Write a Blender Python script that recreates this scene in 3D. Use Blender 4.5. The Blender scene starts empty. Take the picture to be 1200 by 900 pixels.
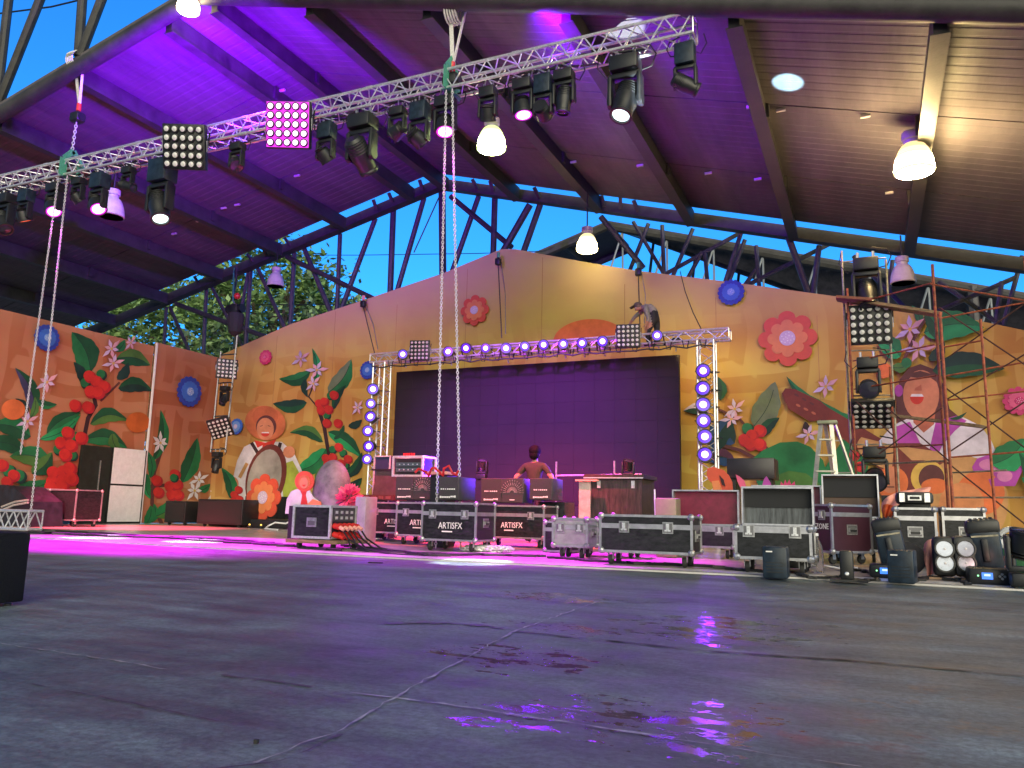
import bpy, bmesh, math, random
from mathutils import Vector, Matrix, Quaternion
random.seed(7)
R = math.radians
S = bpy.context.scene
COL = S.collection
V = Vector

# ------------------------------------------------------------------ camera
# stage frame: +X along the stage towards the right, +Y into the stage, Z up; the camera stands at the origin
F_PX, YAW, PIT, ROL, EYE = 926.34, R(24.403), R(9.178), R(1.227), 0.6
CD = V((-math.sin(YAW) * math.cos(PIT), math.cos(YAW) * math.cos(PIT), math.sin(PIT)))
_r = V((math.cos(YAW), math.sin(YAW), 0)); _u = _r.cross(CD)
CR = _r * math.cos(ROL) + _u * math.sin(ROL)
CU = -_r * math.sin(ROL) + _u * math.cos(ROL)
EYEP = V((0, 0, EYE))
cam = bpy.data.cameras.new('camera'); camo = bpy.data.objects.new('camera', cam); COL.objects.link(camo)
cam.sensor_width = 36; cam.lens = 36 * F_PX / 1200; cam.clip_end = 2000; cam.clip_start = 0.05
camo.matrix_world = Matrix(((CR.x, CU.x, -CD.x, 0), (CR.y, CU.y, -CD.y, 0), (CR.z, CU.z, -CD.z, EYE), (0, 0, 0, 1)))
S.camera = camo

# ------------------------------------------------------------------ sky, fill and exposure
world = bpy.data.worlds.new('World'); S.world = world; world.use_nodes = True
nt = world.node_tree; nt.nodes.clear()
sky = nt.nodes.new('ShaderNodeTexSky'); sky.sky_type = 'NISHITA'; sky.sun_disc = False
sky.sun_elevation = R(15.4); sky.sun_rotation = R(148); sky.altitude = 0; sky.air_density = 1.0; sky.dust_density = 1.0; sky.ozone_density = 4.0
tint = nt.nodes.new('ShaderNodeMix'); tint.data_type = 'RGBA'; tint.blend_type = 'MULTIPLY'
tint.inputs[0].default_value = 1.0; tint.inputs[7].default_value = (0.36, 1.75, 3.0, 1)
bg = nt.nodes.new('ShaderNodeBackground'); bg.inputs[1].default_value = 0.09
wo = nt.nodes.new('ShaderNodeOutputWorld')
# the afterglow side of the sky (behind the viewer) is paler and warmer, the zenith deeper
tcw = nt.nodes.new('ShaderNodeTexCoord'); spw = nt.nodes.new('ShaderNodeSeparateXYZ'); nt.links.new(tcw.outputs['Generated'], spw.inputs[0])
mrw = nt.nodes.new('ShaderNodeMapRange'); mrw.inputs['From Min'].default_value = 0.15; mrw.inputs['From Max'].default_value = -0.55; nt.links.new(spw.outputs['Y'], mrw.inputs['Value'])
tc2 = nt.nodes.new('ShaderNodeMix'); tc2.data_type = 'RGBA'; nt.links.new(mrw.outputs[0], tc2.inputs[0]); tc2.inputs[6].default_value = (0.36, 1.75, 3.2, 1); tc2.inputs[7].default_value = (0.80, 0.82, 0.95, 1)
nt.links.new(tc2.outputs[2], tint.inputs[7])
mrz = nt.nodes.new('ShaderNodeMapRange'); mrz.inputs['From Min'].default_value = 0.58; mrz.inputs['From Max'].default_value = 0.85; mrz.inputs['To Min'].default_value = 1.0; mrz.inputs['To Max'].default_value = 0.22; nt.links.new(spw.outputs['Z'], mrz.inputs['Value'])
dim = nt.nodes.new('ShaderNodeMix'); dim.data_type = 'RGBA'; dim.blend_type = 'MULTIPLY'; dim.inputs[0].default_value = 1.0; nt.links.new(tint.outputs[2], dim.inputs[6]); nt.links.new(mrz.outputs[0], dim.inputs[7])
nt.links.new(sky.outputs[0], tint.inputs[6]); nt.links.new(dim.outputs[2], bg.inputs[0]); nt.links.new(bg.outputs[0], wo.inputs[0])

sun = bpy.data.lights.new('dusk_sun', 'SUN'); sun.energy = 3.3; sun.angle = R(60); sun.color = (1.0, 0.92, 0.62)
suno = bpy.data.objects.new('dusk_sun', sun); COL.objects.link(suno)
suno.rotation_euler = V((-0.50, 0.80, -0.26)).to_track_quat('-Z', 'Y').to_euler()

S.view_settings.view_transform = 'Standard'; S.view_settings.look = 'None'
S.view_settings.exposure = 0.3; S.view_settings.gamma = 1.0; S.view_settings.use_curve_mapping = False
S.render.engine = 'CYCLES'; S.cycles.use_denoising = True
S.cycles.max_bounces = 6; S.cycles.diffuse_bounces = 3; S.cycles.glossy_bounces = 3; S.cycles.transmission_bounces = 4
S.cycles.sample_clamp_indirect = 4.0; S.cycles.caustics_reflective = False; S.cycles.caustics_refractive = False

# ------------------------------------------------------------------ measuring: a ray of the photograph met with a real plane
def ray(x, y): return CD * F_PX + CR * (x - 600) - CU * (y - 450)
def pY(x, y, Y): v = ray(x, y); return EYEP + v * (Y / v.y)
def pX(x, y, X): v = ray(x, y); return EYEP + v * (X / v.x)
def pZ(x, y, z=0.0): v = ray(x, y); return EYEP + v * ((z - EYE) / v.z)
def mpp(p): return (p - EYEP).dot(CD) / F_PX      # metres per pixel at a point

# ------------------------------------------------------------------ materials
MATS = {}
def mat(name, col, rough=0.5, metal=0.0, var=0.12, scale=6.0, bump=0.0, bscale=40.0, spec=0.5, stretch=None):
    if name in MATS: return MATS[name]
    m = bpy.data.materials.new(name); m.use_nodes = True; n = m.node_tree; N = n.nodes; L = n.links
    b = N['Principled BSDF']; b.inputs['Roughness'].default_value = rough; b.inputs['Metallic'].default_value = metal
    b.inputs['Specular IOR Level'].default_value = spec
    b.inputs['Base Color'].default_value = (*col, 1)
    tc = N.new('ShaderNodeTexCoord'); src = tc.outputs['Object']
    if stretch:
        mp = N.new('ShaderNodeMapping'); mp.inputs['Scale'].default_value = stretch; L.new(src, mp.inputs[0]); src = mp.outputs[0]
    if var > 0:
        nz = N.new('ShaderNodeTexNoise'); nz.inputs['Scale'].default_value = scale; nz.inputs['Detail'].default_value = 6; nz.inputs['Roughness'].default_value = 0.65
        rp = N.new('ShaderNodeValToRGB')
        a = [max(0, c * (1 - var * 1.6)) for c in col]; z = [min(1, c * (1 + var * 1.6)) for c in col]
        rp.color_ramp.elements[0].color = (*a, 1); rp.color_ramp.elements[1].color = (*z, 1)
        rp.color_ramp.elements[0].position = 0.3; rp.color_ramp.elements[1].position = 0.7
        L.new(src, nz.inputs['Vector']); L.new(nz.outputs['Fac'], rp.inputs[0]); L.new(rp.outputs[0], b.inputs['Base Color'])
        mr = N.new('ShaderNodeMapRange'); mr.inputs['To Min'].default_value = max(0.02, rough - var * 0.6); mr.inputs['To Max'].default_value = min(1, rough + var * 0.6)
        L.new(nz.outputs['Fac'], mr.inputs['Value']); L.new(mr.outputs[0], b.inputs['Roughness'])
    if bump > 0:
        n2 = N.new('ShaderNodeTexNoise'); n2.inputs['Scale'].default_value = bscale; n2.inputs['Detail'].default_value = 5
        bp = N.new('ShaderNodeBump'); bp.inputs['Strength'].default_value = bump; bp.inputs['Distance'].default_value = 0.02
        L.new(src, n2.inputs['Vector']); L.new(n2.outputs['Fac'], bp.inputs['Height']); L.new(bp.outputs[0], b.inputs['Normal'])
    MATS[name] = m
    return m

def glow(name, col, strength, light=False):
    if name in MATS: return MATS[name]
    m = bpy.data.materials.new(name); m.use_nodes = True; b = m.node_tree.nodes['Principled BSDF']
    b.inputs['Base Color'].default_value = (0.02, 0.02, 0.02, 1); b.inputs['Roughness'].default_value = 0.3
    b.inputs['Emission Color'].default_value = (*col, 1); b.inputs['Emission Strength'].default_value = strength
    if not light: m.cycles.emission_sampling = 'NONE'
    MATS[name] = m
    return m

BLACK = mat('black_plastic', (0.010, 0.011, 0.013), 0.45, var=0.2, scale=20)
CASEBLK = mat('case_laminate', (0.016, 0.017, 0.021), 0.42, var=0.5, scale=14, bump=0.08, bscale=90, spec=0.3, stretch=(1, 1, 2.2))
CASERED = mat('case_red_laminate', (0.17, 0.010, 0.035), 0.4, var=0.2, scale=9)
CASEGREY = mat('case_grey_laminate', (0.30, 0.30, 0.33), 0.4, var=0.15, scale=9)
ALU = mat('aluminium', (0.78, 0.78, 0.80), 0.34, 0.7, var=0.15, scale=25)
FARPOST = mat('far_post_steel', (0.20, 0.22, 0.25), 0.5, 0.3)
CALU = mat('case_edging', (0.46, 0.46, 0.50), 0.34, 0.7, var=0.14, scale=11)
STEEL = mat('zinc_steel', (0.42, 0.42, 0.44), 0.4, 0.8, var=0.2, scale=30)
DARKSTEEL = mat('dark_painted_steel', (0.055, 0.05, 0.055), 0.55, 0.1, var=0.3, scale=5)
ROOFSTEEL = mat('roof_frame_steel', (0.038, 0.036, 0.034), 0.6, 0.0, var=0.3, scale=3, bump=0.1, bscale=20)
ROOFSHEET = mat('galvanised_roof_sheet', (0.11, 0.098, 0.105), 0.48, 0.0, var=0.16, scale=0.9, stretch=(3, 0.5, 1), spec=0.07)
WHITE = mat('white_paint', (0.72, 0.72, 0.74), 0.45, var=0.06, scale=8)
RUBBER = mat('rubber', (0.02, 0.02, 0.02), 0.75, var=0.2)
RUST = mat('red_oxide_scaffold', (0.30, 0.075, 0.035), 0.6, 0.2, var=0.45, scale=12)
GALV = mat('galvanised_pipe', (0.30, 0.27, 0.20), 0.45, 0.5, var=0.35, scale=12)
WOOD = mat('weathered_wood', (0.20, 0.13, 0.07), 0.7, var=0.4, scale=5, stretch=(1, 8, 8), bump=0.2)
PLY = mat('plywood', (0.30, 0.19, 0.12), 0.6, var=0.25, scale=4, stretch=(1, 6, 6))
RED = mat('red_cable_plug', (0.55, 0.025, 0.02), 0.4, var=0.2)
GREENSLING = mat('green_sling', (0.07, 0.32, 0.20), 0.7, var=0.2, scale=30)
WHITESLING = mat('white_sling', (0.65, 0.63, 0.60), 0.7, var=0.15, scale=30)
LAMPGLASS_OFF = mat('lamp_shade_off', (0.55, 0.52, 0.47), 0.35, var=0.1)
LENSOFF = mat('unlit_lens', (0.62, 0.62, 0.60), 0.18, var=0.1, scale=60)
LENSDARK = mat('dark_lens', (0.03, 0.03, 0.05), 0.08, var=0.0)
SCREEN = mat('led_screen_face', (0.022, 0.02, 0.026), 0.36, var=0.10, scale=0.7)
SKIN = mat('skin', (0.36, 0.17, 0.11), 0.5, var=0.1, scale=18)
HAIR = mat('hair_black', (0.004, 0.004, 0.005), 0.8, var=0.2, spec=0.1)
OLIVE = mat('olive_shirt', (0.018, 0.024, 0.007), 0.85, var=0.2, scale=14)
GREYSHIRT = mat('grey_shirt', (0.24, 0.23, 0.20), 0.85, var=0.15, scale=14)
DARKCLOTH = mat('dark_trousers', (0.02, 0.02, 0.026), 0.85, var=0.2)
BLUEDARK = mat('blue_black_casing', (0.013, 0.024, 0.040), 0.42, var=0.35, scale=12, spec=0.35)
PINKCLOTH = mat('salmon_cloth', (0.75, 0.33, 0.27), 0.8, var=0.15, scale=7, bump=0.5, bscale=6)
ORANGECLOTH = mat('orange_cloth', (0.75, 0.13, 0.035), 0.8, var=0.2, scale=7, bump=0.5, bscale=6)
CABLE = mat('black_cable', (0.015, 0.015, 0.016), 0.5, var=0.1)
LETTER = mat('white_lettering', (0.8, 0.78, 0.78), 0.6, var=0.03)
PURPLEHOT = glow('lit_lens_core', (1.0, 0.62, 1.0), 3.0)
PURPLERIM = glow('lit_lens_rim', (0.13, 0.0, 1.0), 0.9)
MAGHOT = glow('magenta_lens', (1.0, 0.52, 1.0), 3.2)
MAGRIM = glow('magenta_lens_rim', (0.75, 0.02, 0.75), 1.3)
WHITEHOT = glow('white_lens', (0.8, 1.0, 1.0), 2.2)
REDLED = glow('red_lens', (1.0, 0.10, 0.03), 1.6)
LCD = glow('blue_display', (0.05, 0.22, 1.0), 1.3)

# ------------------------------------------------------------------ mesh builder
class MB:
    def __init__(s): s.v = []; s.f = []; s.m = []; s.mats = []
    def mi(s, m):
        if m not in s.mats: s.mats.append(m)
        return s.mats.index(m)
    def add(s, vs, fs, m):
        o = len(s.v); s.v += [V(p) for p in vs]; k = s.mi(m)
        for f in fs: s.f.append([o + i for i in f]); s.m.append(k)
        return s
    def box(s, c, d, m, rot=None):
        c = V(c); x, y, z = d[0] / 2, d[1] / 2, d[2] / 2
        vs = [V((a * x, b * y, e * z)) for a in (-1, 1) for b in (-1, 1) for e in (-1, 1)]
        if rot is not None: vs = [rot @ q for q in vs]
        return s.add([c + q for q in vs], [(0, 1, 3, 2), (4, 6, 7, 5), (0, 4, 5, 1), (2, 3, 7, 6), (0, 2, 6, 4), (1, 5, 7, 3)], m)
    def rbox(s, c, d, b, m, rot=None):                # box with its vertical and horizontal edges bevelled
        bm = bmesh.new(); bmesh.ops.create_cube(bm, size=1)
        for q in bm.verts: q.co = V((q.co.x * d[0], q.co.y * d[1], q.co.z * d[2]))
        bmesh.ops.bevel(bm, geom=bm.edges[:], offset=b, segments=2, affect='EDGES', profile=0.5)
        bm.verts.index_update(); vs = [q.co.copy() for q in bm.verts]; fs = [[q.index for q in f.verts] for f in bm.faces]; bm.free()
        if rot is not None: vs = [rot @ q for q in vs]
        return s.add([V(c) + q for q in vs], fs, m)
    def beam(s, a, b, w, h, m, up=(0, 0, 1)):
        a, b = V(a), V(b); d = (b - a); L = d.length
        if L < 1e-6: return s
        d /= L; up = V(up)
        if abs(d.dot(up)) > 0.98: up = V((0, 1, 0))
        x = d.cross(up).normalized(); z = x.cross(d)
        rot = Matrix((x, d, z)).transposed()
        return s.box((a + b) / 2, (w, L, h), m, rot)
    def tube(s, a, b, r, m, n=8, r2=None):
        a, b = V(a), V(b); d = b - a
        if d.length < 1e-6: return s
        r2 = r if r2 is None else r2
        q = d.to_track_quat('Z', 'Y'); vs = []
        for p, rr in ((a, r), (b, r2)):
            for i in range(n):
                t = 2 * math.pi * i / n; vs.append(p + q @ V((rr * math.cos(t), rr * math.sin(t), 0)))
        fs = [(i, (i + 1) % n, n + (i + 1) % n, n + i) for i in range(n)] + [tuple(range(n))[::-1], tuple(range(n, 2 * n))]
        return s.add(vs, fs, m)
    def path(s, pts, r, m, n=6):
        pts = [V(p) for p in pts]; vs = []; fs = []
        for i, p in enumerate(pts):
            d = (pts[min(i + 1, len(pts) - 1)] - pts[max(i - 1, 0)])
            q = d.to_track_quat('Z', 'Y')
            for k in range(n):
                t = 2 * math.pi * k / n; vs.append(p + q @ V((r * math.cos(t), r * math.sin(t), 0)))
        for i in range(len(pts) - 1):
            for k in range(n): fs.append((i * n + k, i * n + (k + 1) % n, (i + 1) * n + (k + 1) % n, (i + 1) * n + k))
        fs += [tuple(range(n))[::-1], tuple(range((len(pts) - 1) * n, len(pts) * n))]
        return s.add(vs, fs, m)
    def lathe(s, prof, c, m, d=(0, 0, 1), n=18):      # prof: (radius, height along d)
        q = V(d).to_track_quat('Z', 'Y'); c = V(c); vs = []; fs = []
        for r, z in prof:
            for i in range(n):
                t = 2 * math.pi * i / n; vs.append(c + q @ V((max(r, 1e-4) * math.cos(t), max(r, 1e-4) * math.sin(t), z)))
        for j in range(len(prof) - 1):
            for i in range(n): fs.append((j * n + i, j * n + (i + 1) % n, (j + 1) * n + (i + 1) % n, (j + 1) * n + i))
        if prof[0][0] > 1e-3: fs.append(tuple(range(n))[::-1])
        if prof[-1][0] > 1e-3: fs.append(tuple(range((len(prof) - 1) * n, len(prof) * n)))
        return s.add(vs, fs, m)
    def prism(s, pts, off, m):                        # a flat outline given a thickness
        pts = [V(p) for p in pts]; off = V(off); n = len(pts)
        return s.add(pts + [p + off for p in pts], [tuple(range(n))[::-1], tuple(range(n, 2 * n))] + [(i, (i + 1) % n, n + (i + 1) % n, n + i) for i in range(n)], m)
    def poly(s, pts, m): return s.add(pts, [tuple(range(len(pts)))], m)
    def ball(s, c, r, m, seg=10, sq=(1, 1, 1)):
        prof = [(r * math.sin(math.pi * k / seg), -r * math.cos(math.pi * k / seg)) for k in range(seg + 1)]
        o = len(s.v); s.lathe(prof, (0, 0, 0), m, n=seg + 4)
        for i in range(o, len(s.v)): q = s.v[i]; s.v[i] = V((q.x * sq[0], q.y * sq[1], q.z * sq[2])) + V(c)
        return s
    def build(s, name, parent=None, smooth=28, fix=True):
        org = V((0, 0, 0)); p = parent
        while p is not None: org = org + p.location; p = p.parent
        me = bpy.data.meshes.new(name); me.from_pydata([tuple(q - org) for q in s.v], [], s.f)
        for m in s.mats: me.materials.append(m)
        me.polygons.foreach_set('material_index', s.m)
        if fix:
            bm = bmesh.new(); bm.from_mesh(me); bmesh.ops.recalc_face_normals(bm, faces=bm.faces[:]); bm.to_mesh(me); bm.free()
        if smooth:
            me.polygons.foreach_set('use_smooth', [True] * len(me.polygons)); me.set_sharp_from_angle(angle=R(smooth))
        me.update()
        o = bpy.data.objects.new(name, me); COL.objects.link(o)
        if parent is not None: o.parent = parent
        return o

def thing(name, label, cat, loc=(0, 0, 0), group=None):
    o = bpy.data.objects.new(name, None); COL.objects.link(o); o.location = loc; o.empty_display_size = 0.1
    o['label'] = label; o['category'] = cat
    if group: o['group'] = group
    return o
def tag(o, label, cat, group=None):
    o['label'] = label; o['category'] = cat
    if group: o['group'] = group
    return o
def struct(o, kind='structure'): o['kind'] = kind; return o
def child(proto, parent, loc):
    c = proto.copy(); COL.objects.link(c); c.parent = parent; c.location = loc; return c
def text_points(txt, size):
    cu = bpy.data.curves.new('lettering', 'FONT'); cu.body = txt; cu.size = size; cu.extrude = 0.002; cu.align_x = 'CENTER'; cu.align_y = 'CENTER'; cu.resolution_u = 2
    o = bpy.data.objects.new('lettering', cu); COL.objects.link(o)
    dg = bpy.context.evaluated_depsgraph_get(); me = bpy.data.meshes.new_from_object(o.evaluated_get(dg))
    vs = [v.co.copy() for v in me.vertices]; fs = [list(p.vertices) for p in me.polygons]
    bpy.data.objects.remove(o); bpy.data.curves.remove(cu); bpy.data.meshes.remove(me)
    return vs, fs
def lettering(mb, txt, size, c, xdir, zdir, m, shear=0.0, squeeze=1.0):
    vs, fs = text_points(txt, size); xd, zd = V(xdir), V(zdir); n = xd.cross(zd)
    mb.add([V(c) + xd * (p.x * squeeze + p.y * shear) + zd * p.y + n * p.z for p in vs], fs, m)
def spot(parent, loc, aim, power, col, size, blend=0.6, radius=0.06, name='lamp_light'):
    l = bpy.data.lights.new(name, 'SPOT'); l.energy = power; l.color = col; l.spot_size = R(size); l.spot_blend = blend; l.shadow_soft_size = radius
    o = bpy.data.objects.new(name, l); COL.objects.link(o)
    org = V((0, 0, 0)); p = parent
    while p is not None: org = org + p.location; p = p.parent
    o.location = V(loc) - org; o.rotation_euler = (V(aim) - V(loc)).to_track_quat('-Z', 'Y').to_euler()
    if parent is not None: o.parent = parent
    return o

# ------------------------------------------------------------------ the setting: concrete yard and stage floor
EDGE = 8.46
def concrete():
    m = bpy.data.materials.new('worn_concrete'); m.use_nodes = True; n = m.node_tree; N = n.nodes; L = n.links; b = N['Principled BSDF']
    tc = N.new('ShaderNodeTexCoord')
    def noise(scale, detail=6, rough=0.6, st=(1, 1, 1)):
        mp = N.new('ShaderNodeMapping'); mp.inputs['Scale'].default_value = st; L.new(tc.outputs['Object'], mp.inputs[0])
        z = N.new('ShaderNodeTexNoise'); z.inputs['Scale'].default_value = scale; z.inputs['Detail'].default_value = detail; z.inputs['Roughness'].default_value = rough
        L.new(mp.outputs[0], z.inputs['Vector']); return z.outputs['Fac']
    def ramp(src, p0, p1, c0=(0, 0, 0, 1), c1=(1, 1, 1, 1)):
        r = N.new('ShaderNodeValToRGB'); r.color_ramp.elements[0].position = p0; r.color_ramp.elements[1].position = p1
        r.color_ramp.elements[0].color = c0; r.color_ramp.elements[1].color = c1; L.new(src, r.inputs[0]); return r.outputs[0]
    def mix(f, a, c, kind='MIX'):
        x = N.new('ShaderNodeMix'); x.data_type = 'RGBA'; x.blend_type = kind
        if isinstance(f, float): x.inputs[0].default_value = f
        else: L.new(f, x.inputs[0])
        for s, k in ((a, 6), (c, 7)):
            if isinstance(s, tuple): x.inputs[k].default_value = s
            else: L.new(s, x.inputs[k])
        return x.outputs[2]
    def math_(op, a, c):
        x = N.new('ShaderNodeMath'); x.operation = op
        for s, k in ((a, 0), (c, 1)):
            if isinstance(s, (int, float)): x.inputs[k].default_value = s
            else: L.new(s, x.inputs[k])
        return x.outputs[0]
    def blob(px, rx, ry):                              # 1 in the middle of a real patch of floor, 0 outside
        p = pZ(*px); mp = N.new('ShaderNodeMapping'); mp.vector_type = 'TEXTURE'; mp.inputs['Location'].default_value = p
        mp.inputs['Rotation'].default_value = (0, 0, R(-24 + 24)); mp.inputs['Scale'].default_value = (rx, ry, 1)
        L.new(tc.outputs['Object'], mp.inputs[0]); g = N.new('ShaderNodeTexGradient'); g.gradient_type = 'SPHERICAL'; L.new(mp.outputs[0], g.inputs[0]); return g.outputs['Fac']
    big = noise(0.55, 12, 0.72); mid = noise(2.6, 12, 0.75, (0.7, 1.2, 1)); fine = noise(38, 8, 0.75); streak = noise(1.3, 12, 0.76, (0.45, 1.9, 1)); speck = noise(150, 3, 0.6)
    col = ramp(big, 0.36, 0.64, (0.095, 0.125, 0.13, 1), (0.36, 0.46, 0.47, 1))
    col = mix(0.85, col, ramp(mid, 0.38, 0.62, (0.40, 0.40, 0.42, 1), (1, 1, 1, 1)), 'MULTIPLY')
    col = mix(0.85, col, ramp(streak, 0.40, 0.60, (0.42, 0.42, 0.45, 1), (1, 1, 1, 1)), 'MULTIPLY')
    col = mix(0.8, col, ramp(fine, 0.42, 0.58, (0.5, 0.5, 0.5, 1), (1, 1, 1, 1)), 'MULTIPLY')
    col = mix(0.5, col, ramp(speck, 0.62, 0.68, (1, 1, 1, 1), (2.2, 2.2, 2.2, 1)), 'MULTIPLY')
    # rust-red and ochre paint stains left on the slab
    st = math_('MULTIPLY', ramp(noise(3.2, 8, 0.75, (1, 1.2, 1)), 0.52, 0.62), ramp(blob((955, 850), 0.42, 0.30), 0.0, 0.5))
    col = mix(math_('MULTIPLY', st, 0.65), col, (0.22, 0.045, 0.03, 1))
    st2 = math_('MULTIPLY', ramp(noise(4.1, 8, 0.75), 0.55, 0.60), ramp(blob((1100, 830), 0.55, 0.5), 0.0, 0.4))
    col = mix(math_('MULTIPLY', st2, 0.5), col, (0.22, 0.13, 0.06, 1))
    # standing water: shallow films with ragged edges
    wsrc = noise(4.2, 9, 0.70, (0.8, 1.5, 1))
    reg = None
    for px, rx, ry in (((845, 735), 0.75, 0.75), ((760, 845), 0.50, 0.36), ((846, 850), 0.22, 0.42), ((640, 840), 0.36, 0.26), ((600, 770), 0.5, 0.4), ((740, 742), 0.9, 0.24), ((640, 700), 0.7, 0.4)):
        g = ramp(blob(px, rx, ry), 0.0, 0.55); reg = g if reg is None else math_('MAXIMUM', reg, g)
    wet = ramp(math_('ADD', wsrc, math_('MULTIPLY', reg, 0.105)), 0.625, 0.642)
    wsmall = ramp(math_('ADD', noise(15, 7, 0.7, (0.8, 1.3, 1)), math_('MULTIPLY', reg, 0.085)), 0.635, 0.66)
    wet = math_('MAXIMUM', wet, wsmall)
    wet = math_('MULTIPLY', wet, ramp(reg, 0.02, 0.15))
    damp = ramp(math_('ADD', noise(1.0, 8, 0.7), math_('MULTIPLY', reg, 0.16)), 0.56, 0.70)
    col = mix(math_('MULTIPLY', damp, 0.30), col, (0.05, 0.05, 0.055, 1))
    col = mix(math_('MULTIPLY', wet, 0.7), col, (0.035, 0.035, 0.04, 1))
    L.new(col, b.inputs['Base Color'])
    ro = ramp(mid, 0.35, 0.65, (0.34, 0.34, 0.34, 1), (0.66, 0.66, 0.66, 1))
    ro = mix(math_('MULTIPLY', damp, 0.5), ro, (0.30, 0.30, 0.30, 1))
    ro = mix(wet, ro, (0.03, 0.03, 0.03, 1)); L.new(ro, b.inputs['Roughness'])
    bp = N.new('ShaderNodeBump'); bp.inputs['Distance'].default_value = 0.016
    L.new(math_('SUBTRACT', 0.6, math_('MULTIPLY', wet, 0.53)), bp.inputs['Strength'])
    L.new(math_('ADD', math_('MULTIPLY', fine, 0.4), math_('MULTIPLY', mid, 0.8)), bp.inputs['Height']); L.new(bp.outputs[0], b.inputs['Normal'])
    return m
g = MB(); g.poly([(-400, -200, 0), (400, -200, 0), (400, 500, 0), (-400, 500, 0)], concrete())
struct(g.build('ground', smooth=0))

def stage_floor_mat():
    m = mat('polished_stage_floor', (0.50, 0.44, 0.40), 0.24, var=0.10, scale=1.6, stretch=(1, 1, 1))
    return m
g = MB(); x0, x1 = -40, 14
# near edge is slightly bowed towards the far end, as it is cast
ed = [(14, 8.46), (1.2, 8.44), (-0.5, 8.55), (-2.2, 8.5), (-4.9, 8.44), (-7.6, 8.52), (-10.5, 8.72), (-13.8, 9.0), (-20, 9.4), (-40, 10.2)]
top = [(x, y, 0.018) for x, y in ed] + [(-40, 40, 0.018), (14, 40, 0.018)]
g.poly(top, stage_floor_mat())
for (xa, ya), (xb, yb) in zip(ed, ed[1:]): g.poly([(xa, ya, 0.0), (xb, yb, 0.0), (xb, yb, 0.018), (xa, ya, 0.018)], mat('floor_edge', (0.55, 0.53, 0.52), 0.5))
struct(g.build('stage_floor', smooth=0))
g = MB()                                              # pale painted strip along the edge
EDGEW = mat('edge_strip_paint', (0.62, 0.60, 0.60), 0.35, var=0.15, scale=3)
for (xa, ya), (xb, yb) in zip(ed, ed[1:]): g.poly([(xa, ya + .01, 0.022), (xb, yb + .01, 0.022), (xb, yb + 0.42, 0.022), (xa, ya + 0.42, 0.022)], EDGEW)
struct(g.build('stage_edge_strip', smooth=0))
# joints and cracks in the slab
JOINT = mat('joint_filler', (0.045, 0.045, 0.048), 0.5, var=0.5, scale=8)
JPALE = mat('worn_joint_glint', (0.26, 0.26, 0.265), 0.35, var=0.9, scale=14)  # pale seam edge, painted lighter to imitate its dashed glints
def crack(name, pxs, w, m, z=0.004, jit=0.02, seed=1):
    rr = random.Random(seed); pts = [pZ(*p) for p in pxs]; line = []
    for a, b in zip(pts, pts[1:]):
        k = max(2, int((b - a).length / 0.05))
        for i in range(k): line.append(a.lerp(b, i / k) + V((rr.uniform(-jit, jit), rr.uniform(-jit, jit), 0)))
    line.append(pts[-1]); q = MB(); L = []; Rr = []
    for i, p in enumerate(line):
        d = (line[min(i + 1, len(line) - 1)] - line[max(i - 1, 0)]).normalized(); nn = V((-d.y, d.x, 0)); ww = w * rr.uniform(0.04, 1.0) ** 1.3
        L.append(p + nn * ww / 2 + V((0, 0, z))); Rr.append(p - nn * ww / 2 + V((0, 0, z)))
    n = len(line)
    q.add(L + Rr, [(i, i + 1, n + i + 1, n + i) for i in range(n - 1)], m)
    return struct(q.build(name, smooth=0))
crack('floor_joint', [(150, 915), (330, 893), (400, 862)], 0.016, JOINT, jit=0.006, seed=2)
crack('floor_joint', [(300, 897), (400, 856), (480, 808), (600, 742), (700, 706)], 0.016, JPALE, z=0.006, jit=0.01, seed=3)
crack('floor_joint', [(606, 741), (720, 752), (830, 764), (1000, 775), (1215, 795)], 0.055, JOINT, jit=0.008, seed=4)
crack('floor_joint', [(606, 741), (720, 752), (830, 764), (1000, 775), (1215, 795)], 0.022, JOINT, z=0.006, jit=0.004, seed=14)
crack('floor_joint', [(-20, 752), (90, 768), (200, 786)], 0.016, JPALE, jit=0.008, seed=5)
crack('floor_joint', [(258, 792), (310, 798), (366, 806)], 0.028, JOINT, jit=0.006, seed=6)
crack('floor_joint', [(410, 812), (520, 826), (600, 838), (760, 862), (900, 885), (1010, 900)], 0.018, JPALE, jit=0.006, seed=7)
crack('floor_joint', [(36, 803), (130, 820), (256, 847)], 0.012, JOINT, jit=0.006, seed=8)
crack('floor_joint', [(600, 703), (700, 708), (900, 703), (1080, 709), (1215, 718)], 0.03, JOINT, jit=0.03, seed=9)
crack('floor_joint', [(440, 731), (520, 730), (590, 737)], 0.12, mat('damp_crack', (0.06, 0.06, 0.065), 0.4), jit=0.03, seed=10)

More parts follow.
